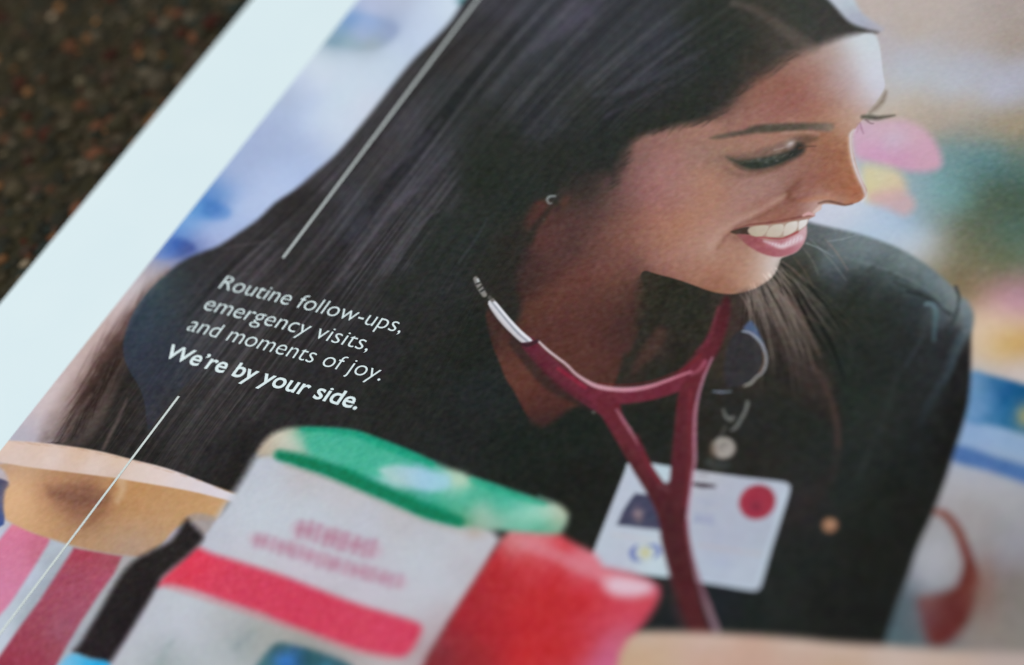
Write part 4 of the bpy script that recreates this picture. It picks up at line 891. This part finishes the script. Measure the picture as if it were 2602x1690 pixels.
# metal ear tube
METAL = n1([(268, 960), (300, 920), (330, 945), (430, 1065), (520, 1160), (604, 1238), (535, 1258), (440, 1180), (340, 1075)])
poly(METAL, (206, 206, 214), 2.5, 1.0, 'printed_stethoscope', n=3)
stroke(n1([(325, 950), (430, 1080), (520, 1175), (590, 1235)]), (4, 6, 6, 5), (228, 230, 238), 2, 0.9)
stroke(n1([(300, 950), (410, 1085), (500, 1185), (565, 1240)]), (4, 5, 6, 5), (128, 134, 146), 2.5, 0.75)
stroke(n1([(290, 990), (370, 1090), (460, 1180), (530, 1245)]), 4, (188, 184, 184), 3, 0.6)
stroke(n1([(255, 965), (345, 1090), (440, 1195), (520, 1265)]), 6, (54, 42, 40), 4, 0.6)
poly(n1([(510, 1258), (605, 1240), (650, 1222), (640, 1255), (560, 1285)]), (58, 34, 42), 3, 0.9)
stroke(n1([(175, 770), (205, 830), (240, 890)]), (12, 15, 13), (140, 138, 134), 3, 0.9, reg='printed_stethoscope')
stroke(n1([(190, 775), (200, 800)]), 6, (188, 194, 196), 2.5, 0.9)
for p_ in ([(180, 810), (205, 800)], [(195, 845), (225, 820)], [(215, 865), (245, 845)]):
    stroke(n1(p_), 5, (56, 56, 52), 2, 0.85)
stroke(n1([(280, 910), (300, 930)]), 10, (90, 84, 84), 3, 0.8)

# ---- 7 badge, reel and clip -----------------------------------------------------------------
# reel
RC = sth([(2190, 170)])[0]
poly(n1([(2170, 1160), (2260, 1190), (2330, 1300), (2345, 1420), (2270, 1530)]) + sth([(2200, 380), (2080, 400), (2050, 250), (2090, 60)]), (50, 50, 56), 6, 0.75, 'printed_clip')
poly(n1([(2200, 1150), (2225, 1105), (2262, 1090), (2310, 1170), (2350, 1270), (2310, 1230), (2260, 1180)]), (84, 108, 152), 5, 0.75, 'printed_clip')
stroke(n1([(2190, 1165), (2250, 1180), (2320, 1240), (2360, 1320), (2368, 1400), (2345, 1470)]) + sth([(2300, 320), (2250, 370), (2205, 388)]), (4, 6, 7, 7, 7, 6, 6, 7, 5), (150, 160, 182), 2.6, 0.95, 'printed_clip', c2=(150, 146, 138))
stroke(n1([(2350, 1330), (2352, 1410), (2320, 1480)]), 4, (150, 104, 78), 3, 0.5)
stroke(sth([(1965, 430), (2030, 436), (2105, 432)]), (3, 6, 3), (124, 138, 156), 2.5, 0.85, 'printed_clip')
stroke(sth([(2228, 515), (2220, 560), (2180, 640), (2140, 700), (2105, 725)]), (11, 9, 9, 10, 5), (124, 126, 124), 3.5, 0.75, 'printed_clip')
stroke(sth([(2045, 570), (2065, 620), (2100, 640), (2125, 625)]), (5, 9, 14, 7), (132, 132, 130), 5, 0.7, 'printed_clip')
stroke(sth([(2060, 700), (2040, 740), (2010, 790)]), (8, 10, 8), (84, 84, 82), 6, 0.6)
blob(*sth([(2045, 858)])[0], 30, 27, (170, 164, 158), 0.95, hard=0.72, reg='printed_clip')
blob(*sth([(2055, 850)])[0], 13, 12, (112, 108, 106), 0.8)
blob(*sth([(2065, 860)])[0], 5, 6, (190, 184, 178), 0.8)
blob(*sth([(1965, 870)])[0], 12, 22, (96, 78, 70), 0.6)
stroke(sth([(1930, 960), (2000, 990), (2080, 985)]), (18, 26, 16), (70, 76, 74), 9, 0.6)
blob(*Z(1802, 850, [(912, 1442)])[0], 19, 18, (164, 120, 94), 0.95, hard=0.55)
blob(*Z(1802, 850, [(920, 1425)])[0], 8, 6, (184, 148, 122), 0.5)

# ---- 8 foreground of the printed photograph -----------------------------------------------------
L = lambda p: Z(0, 1000, p)
BL = lambda p: Z(0, 1170, p)
# striped cloth
CLOTH = [(-300, 1330)] + BL([(-200, 350), (30, 450), (110, 470), (400, 580), (900, 700), (1050, 730), (1000, 900), (700, 1400), (560, 1700)]) + [(150, 1800), (-300, 1800)]
poly(CLOTH, field(ZS(0, 1170, [(420, 660, (178, 188, 200)), (250, 900, (190, 200, 218)), (120, 1150, (190, 200, 214)), (20, 1300, (190, 200, 214)), (440, 750, (160, 168, 178)), (330, 960, (150, 158, 168)), (960, 760, (168, 164, 166)), (850, 950, (164, 166, 172)), (700, 1180, (166, 170, 178)), (560, 1400, (160, 166, 176)), (450, 1540, (168, 176, 188)), (60, 500, (178, 188, 206)), (20, 560, (186, 190, 210)), (180, 1180, (150, 160, 168))])), 5, 1.0, 'printed_striped_cloth')
poly(BL([(-40, 640), (60, 520), (115, 478), (250, 540), (375, 585), (310, 720), (190, 910), (70, 1090), (-20, 1190), (-200, 1400), (-300, 900)]),
     field(ZS(0, 1170, [(150, 520, (212, 118, 152)), (300, 620, (196, 110, 136)), (100, 700, (206, 122, 154)), (200, 800, (204, 124, 154)), (60, 950, (204, 126, 160)), (0, 1080, (206, 130, 160)), (280, 720, (190, 108, 130))])), 7.5, 1.0, 'printed_striped_cloth')
poly(BL([(560, 662), (740, 690), (922, 725), (860, 860), (750, 1010), (620, 1210), (500, 1410), (400, 1600), (300, 1800), (-300, 1900), (-10, 1490), (150, 1260), (300, 1060), (430, 860)]),
     field(ZS(0, 1170, [(620, 700, (166, 66, 84)), (850, 760, (160, 78, 92)), (600, 850, (158, 76, 94)), (750, 900, (168, 80, 104)), (450, 1000, (158, 76, 96)), (600, 1100, (160, 82, 104)), (300, 1200, (156, 74, 92)), (450, 1250, (152, 84, 104)), (200, 1400, (152, 66, 84)), (350, 1450, (150, 72, 88)), (50, 1520, (148, 56, 76)), (250, 1540, (150, 58, 78))])), 7.5, 1.0, 'printed_striped_cloth', smooth=False)
# blue behind the bowl
poly(BL([(-200, 150), (70, 165), (45, 300), (35, 450), (0, 500), (-200, 560)]), field(ZS(0, 1170, [(10, 250, (42, 58, 112)), (0, 430, (40, 70, 140)), (40, 180, (52, 58, 96))])), 5, 1.0, 'printed_backdrop')
# wooden bowl
BOWL = L([(-160, 560), (0, 560), (70, 670), (40, 740), (28, 850), (45, 940), (100, 985), (250, 1055), (420, 1110), (600, 1165), (800, 1205), (1000, 1230), (1080, 1230), (1220, 1140), (1330, 1020), (1480, 960), (1640, 960), (1720, 830), (1800, 760), (1000, 560), (300, 500)])
poly(BOWL, field(ZS(0, 1000, [(30, 620, (184, 150, 126)), (250, 610, (190, 154, 124)), (500, 640, (190, 148, 108)), (780, 660, (186, 142, 102)), (100, 720, (214, 172, 132)), (200, 780, (212, 170, 130)), (80, 860, (206, 166, 128)), (260, 900, (206, 164, 122)), (330, 740, (178, 128, 96)), (450, 740, (140, 96, 76)), (600, 760, (124, 82, 66)), (720, 760, (140, 96, 76)), (620, 860, (126, 86, 70)), (500, 860, (160, 116, 88)), (420, 950, (190, 146, 106)), (650, 960, (156, 114, 88)), (760, 900, (146, 104, 78)), (250, 1020, (200, 158, 118)), (450, 1060, (186, 146, 108)), (850, 850, (176, 130, 90)), (860, 690, (192, 148, 104)), (1000, 750, (186, 138, 90)), (1200, 800, (186, 142, 100)), (1450, 830, (190, 146, 102)), (1650, 860, (196, 156, 112)), (1000, 900, (186, 142, 100)), (1250, 950, (188, 146, 106)), (850, 1000, (184, 144, 110)), (700, 1100, (178, 144, 112)), (950, 1100, (176, 148, 126)), (1150, 1080, (182, 148, 118)), (1300, 1000, (184, 148, 110)), (1000, 1190, (172, 144, 128))]), blur=2), 7, 1.0, 'printed_wooden_bowl', n=3)
stroke(L([(400, 745), (520, 770), (650, 790), (780, 790)]), (20, 44, 52, 30), (122, 82, 68), 18, 0.75)
stroke(L([(480, 850), (600, 880), (700, 890)]), (20, 40, 30), (140, 98, 76), 22, 0.6)
blob(*L([(110, 800)])[0], 40, 55, (216, 174, 134), 0.7)
stroke(L([(905, 640), (930, 720), (890, 810)]), (26, 20, 14), (206, 174, 140), 9, 0.6)
stroke(L([(870, 640), (820, 780), (760, 900), (640, 1010)]), (6, 10, 12, 8), (138, 96, 66), 8, 0.5)
stroke(L([(340, 700), (560, 735), (780, 770)]), (8, 12, 8), (150, 108, 82), 9, 0.5)
RIM = L([(-260, 350), (90, 358), (300, 372), (550, 402), (780, 442), (1000, 500), (1250, 562), (1500, 652), (1700, 735), (1800, 775), (1845, 805), (1810, 825), (1700, 802), (1500, 752), (1300, 712), (1000, 662), (880, 640), (760, 625), (500, 592), (200, 555), (0, 520), (-260, 490)])
poly(RIM, field(ZS(0, 1000, [(80, 400, (216, 190, 176)), (100, 470, (214, 194, 186)), (300, 430, (214, 188, 172)), (400, 500, (218, 198, 192)), (600, 450, (212, 182, 160)), (700, 560, (216, 196, 188)), (250, 530, (212, 190, 180)), (900, 500, (216, 190, 170)), (1000, 600, (216, 198, 190)), (1200, 600, (220, 202, 196)), (1400, 680, (216, 204, 206)), (1600, 740, (214, 206, 214)), (1780, 790, (220, 214, 222)), (500, 560, (208, 184, 170)), (850, 610, (206, 184, 172))])), 3.6, 1.0, 'printed_wooden_bowl', n=3)
for k in range(40):
    u0 = RNG.uniform(100, 1650); yy = np.interp(u0, [90, 550, 1000, 1500, 1800], [358, 402, 500, 652, 775]) + RNG.uniform(2, 12)
    stroke(L([(u0, yy), (u0 + 40, yy + 10)]), 3, (188, 154, 132), 2.5, 0.3)

# table edge along the bottom
EDGE = Z(1300, 1170, [(780, 1400), (880, 1320), (1000, 1292), (1500, 1302), (2000, 1330), (2378, 1368)]) + Z(1802, 1170, [(1000, 1380), (1300, 1395), (1600, 1420), (1900, 1445), (2400, 1455), (3000, 1470), (3000, 1800)]) + [(2700, 1820), (1500, 1820)]
poly(EDGE, field(ZS(1300, 1170, [(1000, 1350, (196, 172, 156)), (1000, 1450, (196, 166, 140)), (1500, 1380, (200, 176, 164)), (1500, 1480, (196, 162, 146)), (2200, 1400, (200, 178, 166)), (2200, 1500, (192, 162, 146)), (900, 1520, (194, 164, 136)), (1800, 1520, (194, 160, 144))]) + ZS(1802, 1170, [(1000, 1440, (198, 176, 164)), (1000, 1520, (190, 162, 140)), (1800, 1490, (192, 170, 158)), (2300, 1510, (182, 166, 160)), (1400, 1450, (196, 176, 166))])), 15, 1.0, 'printed_table_edge', n=3)
# picture-book box
G = lambda p: Z(600, 1050, p)
G2 = lambda p: Z(600, 1170, p)
BOXF = G([(145, 330), (260, 280), (330, 290), (700, 400), (1200, 560), (1700, 780), (1900, 860), (1990, 950)]) + G2([(1980, 640), (1800, 960), (1600, 1260), (1440, 1546), (1350, 1750)]) + \
    [(250, 1790)] + BL([(820, 1600), (1000, 1290), (1130, 1070), (1210, 930), (1400, 740), (1530, 580), (1600, 480), (1720, 310), (1860, 90)])
poly(BOXF, field(ZS(600, 1050, [(200, 420, (186, 192, 204)), (500, 480, (186, 182, 186)), (300, 600, (190, 196, 206)), (800, 620, (190, 188, 194)), (600, 750, (190, 198, 208)), (1200, 780, (186, 184, 188)), (1000, 850, (188, 192, 204)), (1500, 900, (184, 186, 194)), (1400, 1100, (190, 196, 206)), (1700, 1000, (190, 192, 200)), (1600, 1300, (192, 198, 208)), (200, 800, (192, 200, 210)), (100, 1050, (194, 194, 204)), (500, 1220, (196, 190, 202)), (1000, 1380, (194, 190, 202)), (1400, 1480, (192, 194, 204)), (1700, 1200, (182, 178, 186)), (1550, 1530, (180, 168, 174))]) +
     ZS(0, 1170, [(1600, 600, (186, 190, 202)), (1450, 1050, (188, 194, 202)), (1150, 1250, (186, 190, 200)), (1350, 1250, (190, 194, 206)), (1000, 1450, (184, 188, 196)), (1400, 1350, (188, 192, 202)), (1600, 1450, (176, 182, 188)), (1700, 1200, (176, 178, 182)), (2000, 1300, (166, 166, 164)), (1250, 1420, (166, 174, 180)), (1250, 1530, (156, 166, 166)), (1830, 1380, (148, 158, 160)), (1700, 1540, (178, 184, 188)), (2300, 1400, (152, 152, 148))]) +
     ZS(600, 1170, [(400, 1330, (164, 164, 160)), (900, 1480, (166, 158, 158)), (1050, 1530, (184, 180, 182)), (1300, 1530, (184, 172, 176)), (1480, 1320, (180, 166, 172)), (1430, 1450, (164, 140, 146))]), blur=2), 17, 1.0, 'printed_book_box', n=3)
# blurred lettering: two rows of pink words, too far out of focus to read
for row, hgt, nl_, al in ((G2([(470, 515), (620, 552), (800, 610), (1050, 680)]), 34, 6, 0.48), (G2([(140, 595), (420, 675), (760, 790), (1010, 858), (1250, 925)]), 24, 12, 0.36)):
    q = spline(row, False, 8)
    Lq = np.concatenate([[0], np.cumsum(np.hypot(*np.diff(q, axis=0).T))])
    stroke(row, hgt * 1.15, (192, 166, 182), 15, 0.6)
    for i_ in range(nl_):
        s_ = (i_ + 0.5) / nl_ * Lq[-1]
        cx, cy = np.interp(s_, Lq, q[:, 0]), np.interp(s_, Lq, q[:, 1])
        ww_ = Lq[-1] / nl_ * RNG.uniform(0.2, 0.36)
        for sg in (-1, 1) if i_ % 3 != 1 else (0,):
            stroke([(cx + sg * ww_ + 0.32 * hgt / 2, cy - hgt / 2), (cx + sg * ww_ - 0.32 * hgt / 2, cy + hgt / 2)], 9, (168, 104, 130), 16, al * 1.15)
        if i_ % 2 == 0:
            stroke([(cx - ww_, cy - 2), (cx + ww_, cy + 2)], 9, (172, 112, 136), 15, al * 1.15)
# red band
BAND = BL([(1480, 660), (1600, 705), (1800, 765), (2100, 860), (2378, 965)]) + G2([(900, 1080), (1180, 1165), (1340, 1215), (1400, 1260), (1385, 1330), (1330, 1430), (1250, 1485), (1130, 1475), (900, 1425), (600, 1315), (300, 1205)]) + BL([(2000, 1165), (1700, 1065), (1450, 980), (1280, 945), (1190, 950), (1230, 880), (1380, 745)])
poly(BAND, field(ZS(0, 1170, [(1500, 720, (220, 62, 88)), (1350, 850, (212, 56, 80)), (1250, 920, (214, 80, 100)), (1700, 900, (208, 68, 94)), (2000, 1000, (206, 66, 92)), (2300, 1150, (204, 64, 90))]) + ZS(600, 1170, [(500, 1100, (206, 64, 92)), (900, 1250, (206, 68, 94)), (1250, 1330, (206, 66, 94)), (1200, 1430, (206, 70, 98))]), blur=2), 15, 1.0, 'printed_book_box', n=3)
stroke(BL([(1280, 960), (1500, 1030), (1800, 1130), (2150, 1250), (2378, 1330)]) + G2([(900, 1440), (1150, 1500)]), 12, (204, 130, 138), 9, 0.45)
# picture on the box front
poly(G2([(150, 1560), (290, 1390), (420, 1390), (640, 1450), (820, 1520), (900, 1600), (900, 1800), (0, 1800)]), field(ZS(600, 1170, [(350, 1420, (58, 88, 88)), (520, 1500, (34, 76, 84)), (250, 1540, (62, 108, 110)), (700, 1540, (52, 96, 110)), (370, 1520, (54, 112, 184)), (400, 1490, (50, 102, 168))])), 13, 0.95, 'printed_book_box')
blob(*G2([(370, 1520)])[0], 26, 18, (56, 118, 194), 0.8)
blob(*G2([(680, 1550)])[0], 18, 10, (60, 120, 150), 0.6)
stroke(BL([(1200, 1560), (1250, 1450), (1300, 1370)]), (24, 18, 10), (150, 162, 166), 12, 0.6)
stroke(BL([(1780, 1420), (1850, 1350), (1920, 1300)]), (18, 18, 10), (142, 154, 156), 12, 0.6)
# red block
BLOCK = [(1252, 1405), (1275, 1370), (1300, 1340), (1400, 1340), (1445, 1372), (1508, 1404), (1534, 1440), (1600, 1456), (1645, 1470), (1676, 1490), (1678, 1512), (1664, 1545), (1636, 1586), (1613, 1611), (1596, 1622), (1575, 1660), (1555, 1760), (1030, 1780), (1090, 1660), (1170, 1530)]
poly(BLOCK, field(ZS(600, 1170, [(1950, 720, (182, 46, 52)), (1800, 950, (166, 44, 52)), (2000, 900, (176, 44, 50)), (2200, 800, (194, 56, 62)), (1700, 1150, (164, 42, 52)), (1600, 1350, (150, 44, 54)), (1500, 1500, (126, 42, 50)), (1750, 1480, (150, 44, 50)), (1950, 1300, (172, 42, 50)), (2200, 1200, (186, 44, 50)), (2200, 1450, (190, 46, 50)), (2350, 1000, (190, 46, 52)), (2100, 620, (208, 130, 136)), (2300, 620, (210, 140, 146)), (2300, 720, (206, 84, 96)), (1550, 1420, (132, 60, 66))]) +
     ZS(1300, 1170, [(300, 700, (204, 84, 96)), (250, 620, (214, 110, 118)), (400, 620, (206, 64, 74)), (500, 750, (214, 124, 138)), (600, 900, (200, 62, 78)), (350, 850, (190, 48, 56)), (300, 1100, (188, 46, 50)), (550, 1050, (192, 46, 52)), (800, 1100, (200, 66, 80)), (1000, 1060, (198, 70, 84)), (900, 1180, (198, 74, 94)), (700, 1250, (196, 64, 80)), (400, 1400, (188, 46, 50)), (800, 1340, (196, 100, 126)), (680, 1450, (192, 90, 120)), (700, 1530, (198, 104, 140)), (560, 1400, (192, 54, 64)), (650, 800, (216, 132, 146)), (1080, 950, (200, 90, 108))]), blur=1), 15, 1.0, 'printed_red_block', smooth=False)
poly(Z(1300, 1170, [(690, 900), (760, 870), (880, 880), (1010, 910), (1060, 950), (1040, 1000), (940, 1030), (800, 1025), (720, 980)]), (220, 196, 210), 20, 0.92)
stroke(Z(1300, 1170, [(100, 640), (300, 700), (480, 790), (620, 850), (720, 900)]), (26, 30, 34, 34, 28), (214, 138, 150), 12, 0.5)
# green lid
LID = G([(160, 320), (190, 240), (270, 160), (380, 115), (480, 108), (700, 115), (900, 140), (1040, 190), (1250, 275), (1500, 372), (1750, 475), (2000, 565), (2378, 680)]) + Z(1150, 850, [(650, 1230), (800, 1285), (862, 1340), (872, 1390), (840, 1470), (780, 1510), (600, 1500), (330, 1480)]) + G([(2000, 890), (1850, 880), (1700, 860), (1500, 790), (1300, 705), (1000, 570), (750, 470), (560, 400), (380, 350), (250, 330)])
poly(LID, field(ZS(600, 1050, [(220, 260, (190, 172, 154)), (330, 190, (206, 200, 184)), (420, 220, (208, 208, 198)), (400, 130, (196, 190, 170)), (520, 130, (40, 162, 128)), (650, 200, (70, 176, 148)), (900, 250, (74, 178, 150)), (750, 330, (120, 192, 176)), (800, 150, (48, 164, 132)), (1050, 230, (40, 160, 126)), (1300, 310, (28, 150, 116)), (1500, 390, (60, 164, 136)), (1150, 320, (70, 176, 148)), (950, 390, (70, 176, 150)), (850, 430, (20, 140, 104)), (1150, 430, (160, 208, 206)), (1300, 460, (166, 198, 222)), (1450, 500, (160, 202, 224)), (1620, 500, (168, 208, 208)), (1680, 450, (176, 196, 164)), (1700, 510, (172, 210, 190)), (1850, 540, (60, 168, 138)), (2000, 590, (60, 170, 142)), (1250, 560, (140, 190, 182)), (1500, 620, (80, 178, 152)), (1750, 640, (76, 178, 150)), (2000, 680, (70, 176, 148)), (2200, 640, (66, 172, 144)), (2300, 760, (168, 214, 198)), (2150, 760, (140, 206, 190)), (1850, 760, (168, 192, 176)), (2100, 850, (78, 168, 140)), (1950, 850, (160, 186, 170)), (1650, 730, (80, 172, 142)), (1500, 740, (14, 134, 100)), (1300, 640, (30, 140, 106)), (1700, 840, (70, 138, 100)), (350, 320, (150, 166, 150))]) +
     ZS(1150, 850, [(600, 1250, (130, 200, 180)), (700, 1340, (176, 212, 194)), (820, 1330, (190, 190, 170)), (840, 1420, (160, 180, 158)), (650, 1450, (76, 166, 136)), (780, 1480, (112, 164, 136)), (500, 1400, (164, 206, 188)), (450, 1250, (80, 180, 156)), (350, 1440, (130, 180, 160))])), 13, 1.0, 'printed_book_box', n=3)
poly(G([(560, 180), (760, 175), (950, 215), (1150, 310), (1350, 400), (1080, 480), (950, 450), (760, 380), (600, 330), (540, 250)]), (70, 176, 148), 14, 0.85)
stroke(G([(500, 122), (700, 128), (900, 155), (1060, 215), (1280, 300), (1480, 385)]), (8, 10, 14, 20, 22, 14), (30, 158, 124), 8, 0.85)
stroke(G([(1780, 505), (1950, 565), (2150, 635), (2330, 690)]), (14, 20, 16, 8), (48, 166, 134), 9, 0.8)
poly(G([(1080, 430), (1200, 390), (1350, 410), (1500, 450), (1620, 480), (1600, 560), (1480, 590), (1320, 560), (1180, 520)]), field(ZS(600, 1050, [(1130, 440, (172, 208, 206)), (1260, 440, (172, 200, 220)), (1420, 500, (160, 200, 226)), (1560, 520, (156, 204, 220)), (1200, 510, (168, 200, 190))])), 12, 0.9)
blob(*G([(1690, 500)])[0], 24, 18, (176, 206, 182), 0.8, rot=25)
stroke(G([(330, 320), (500, 365), (700, 430), (1000, 555), (1250, 660), (1450, 750), (1680, 820)]), (24, 34, 37, 37, 37, 36, 24), (10, 120, 84), 13, 0.97)
stroke(G([(380, 400), (700, 500), (1000, 630), (1400, 810), (1700, 900)]), 10, (170, 168, 160), 10, 0.45)
blob(*G([(1800, 900)])[0], 28, 18, (178, 164, 152), 0.7)
# black pen with a blue cap
PEN = BL([(1405, 450), (1450, 480), (1530, 560), (1525, 610), (1450, 690), (1330, 790), (1225, 880), (1180, 960), (1100, 1100), (980, 1300), (890, 1440), (820, 1530), (700, 1510), (560, 1450), (600, 1390), (680, 1260), (770, 1110), (880, 920), (960, 810), (1040, 740), (1150, 680), (1280, 615), (1330, 560)])
poly(BL([(1410, 430), (1500, 400), (1620, 430), (1600, 500), (1540, 560), (1470, 500)]), (158, 146, 142), 8, 0.8)
poly(PEN, field(ZS(0, 1170, [(1450, 550, (38, 33, 33)), (1200, 750, (40, 35, 34)), (1000, 950, (40, 34, 34)), (1100, 1000, (34, 28, 29)), (850, 1200, (38, 32, 33)), (950, 1250, (34, 28, 30)), (700, 1400, (40, 33, 35))])), 13, 1.0, 'printed_pen', n=3)
poly(BL([(545, 1460), (680, 1500), (825, 1535), (780, 1700), (380, 1700), (440, 1560)]), field(ZS(0, 1170, [(560, 1500, (96, 180, 222)), (700, 1540, (40, 166, 224)), (500, 1540, (120, 186, 220))])), 10, 1.0, 'printed_pen', n=3)

# ---- 9 print grain ------------------------------------------------------------------------------
g0 = RNG.normal(0, 1, (NV, NU)).astype(np.float32)
g1 = gauss(g0, 1); g1 /= g1.std()
lumi = INK.mean(2)
amp = np.interp(lumi, [0, 40, 110, 170, 230], [1.2, 1.8, 2.4, 1.2, 0.6]).astype(np.float32)
INK += (g1 * amp + g0 * amp * 0.45)[..., None]
for k_ in range(3):
    gk = gauss(RNG.normal(0, 1, (NV, NU)).astype(np.float32), 1)
    INK[..., k_] += gk / gk.std() * amp * 0.5
fleck = (RNG.uniform(0, 1, (NV, NU)) > 0.994).astype(np.float32)
sk = REG == region('printed_person_skin')
INK += (gauss(fleck, 1) * 9 * 6.0 * sk)[..., None] * np.array([0.42, 0.36, 0.2], np.float32)
np.clip(INK, 8, 250, out=INK)

# ------------------------------------------------------------------ lattice -> meshes
refl = ink(INK.reshape(-1, 3)).astype(np.float32)
np.clip(refl, 0.004, 0.86, out=refl)
inframe = (SX > -70) & (SX < TW + 70) & (SY > -70) & (SY < TH + 70)
bj, bi = (NV - 1) // BLK, (NU - 1) // BLK
fine_blk = np.zeros((bj, bi), bool)
for oj in (0, BLK):
    for oi in (0, BLK):
        fine_blk |= inframe[oj:oj + bj * BLK:BLK, oi:oi + bi * BLK:BLK]
jj, ii = np.meshgrid(np.arange(NV - 1), np.arange(NU - 1), indexing='ij')
cell_fine = np.repeat(np.repeat(fine_blk, BLK, 0), BLK, 1)
j, i = jj[cell_fine], ii[cell_fine]
idx = lambda a, b_: (a * NU + b_)
quads = np.stack([idx(j, i), idx(j, i + 1), idx(j + 1, i + 1), idx(j + 1, i)], 1)
qreg = REG[j, i]
bjj, bii = np.meshgrid(np.arange(bj), np.arange(bi), indexing='ij')
cj, ci = bjj[~fine_blk] * BLK, bii[~fine_blk] * BLK
cquads = np.stack([idx(cj, ci), idx(cj, ci + BLK), idx(cj + BLK, ci + BLK), idx(cj + BLK, ci)], 1)
creg = REG[cj, ci]
quads = np.concatenate([quads, cquads]); qreg = np.concatenate([qreg, creg])
del jj, ii, j, i

photo = bpy.data.objects.new('printed_photograph', None)
col.objects.link(photo)
photo.parent = brochure
photo.empty_display_size = 0.01
photo['label'] = 'full colour photograph of a smiling person printed on the page'
LABELS = {
    'printed_backdrop': 'blurred pastel clinic room behind the printed person',
    'printed_person_hair': 'long straight dark hair of the printed person',
    'printed_person_skin': 'smiling face and neck of the printed person turned aside',
    'printed_person_shirt': 'dark shirt of the printed person',
    'printed_caption_drop': 'translucent slate blue drop shape behind the caption',
    'printed_stethoscope': 'burgundy stethoscope printed round the neck',
    'printed_badge': 'white identity badge with red dot printed on the shirt',
    'printed_clip': 'badge reel and metal clip printed above the badge',
    'printed_striped_cloth': 'pink and red striped cloth printed at the lower corner',
    'printed_wooden_bowl': 'wooden bowl printed below the hair',
    'printed_table_edge': 'pale wooden table edge printed along the bottom',
    'printed_book_box': 'blurred white toy box with green lid and red band',
    'printed_red_block': 'blurred red toy block printed beside the white box',
    'printed_pen': 'black pen with blue cap printed beside the white box',
}
PZ = 0.00004
for r, nm in enumerate(REGIONS):
    f = quads[qreg == r]
    if not len(f):
        continue
    used, inv = np.unique(f.ravel(), return_inverse=True)
    vj, vi = used // NU, used % NU
    verts = np.stack([gu_[vi], gv_[vj], np.full(len(used), PZ - GZ)], 1)
    o = raw_mesh(nm, verts, inv.reshape(-1, 4), refl[used], m_print, photo)
    o['label'] = LABELS[nm]

# ------------------------------------------------------------------ caption and rules
m_white = flat_ink('knocked_out_white', (222, 236, 238))
m_white2 = flat_ink('knocked_out_white_rule', (206, 216, 214))
TZ = 0.00008

def caption(text, x0, y0, x1, height, weight, mat, label):
    """one line of lettering: starts at page (x0, y0), ends at x1, given capital height"""
    cu = bpy.data.curves.new('caption_line', 'FONT')
    cu.body = text
    cu.size = 1.0
    cu.offset = weight
    cu.resolution_u = 4
    cu.fill_mode = 'FRONT'
    tmp = bpy.data.objects.new('caption_line', cu)
    col.objects.link(tmp)
    dg = bpy.context.evaluated_depsgraph_get()
    me = bpy.data.meshes.new_from_object(tmp.evaluated_get(dg))
    bpy.data.objects.remove(tmp)
    co = np.empty(len(me.vertices) * 3, np.float32); me.vertices.foreach_get('co', co); co = co.reshape(-1, 3)
    sx = (x1 - x0) / (co[:, 0].max() - co[:, 0].min())
    sy = height
    co[:, 0] = x0 + (co[:, 0] - co[:, 0].min()) * sx
    co[:, 1] = y0 + np.interp(co[:, 1], [-0.3, 0.0, 0.449, 0.682, 0.8], [-0.00155, 0.0, 0.00245, sy, sy + 0.0005])
    co[:, 2] = TZ - GZ
    me.vertices.foreach_set('co', co.ravel())
    me.update()
    me.materials.clear(); me.materials.append(mat)
    me.name = 'caption_line'
    o = bpy.data.objects.new('caption_line', me)
    col.objects.link(o); o.parent = brochure
    o['label'] = label
    return o

for text, x1, y0, wgt, hh, lab in (
        ('Routine follow-ups,', -0.0219, -0.00625, -0.011, 0.0034, 'white caption line reading Routine follow-ups,'),
        ('emergency visits,', -0.0259, -0.01205, -0.011, 0.0034, 'white caption line reading emergency visits,'),
        ('and moments of joy.', -0.01925, -0.01775, -0.011, 0.0034, 'white caption line reading and moments of joy.'),
        ("We\u2019re by your side.", -0.0199, -0.02510, 0.013, 0.0033, "bold white caption line reading We're by your side.")):
    caption(text, -0.0668 if wgt < 0 else -0.0674, y0, x1, hh, wgt, m_white, lab)

m_rule = flat_ink('knocked_out_grey_rule', (182, 190, 190))

def rule(v0, v1, w, label, mat=m_white2):
    o = mesh_obj('rule_line', [P3(U_RULE - w / 2, v0, TZ), P3(U_RULE + w / 2, v0, TZ), P3(U_RULE + w / 2, v1, TZ), P3(U_RULE - w / 2, v1, TZ)], [(0, 1, 2, 3)], mat, brochure)
    o['label'] = label
rule(page(719, 656)[1], V_MAX, 0.00064, 'thin grey rule line above the caption', m_rule)
rule(V_MIN, page(456, 1008)[1], 0.00052, 'thin pale rule line below the caption')
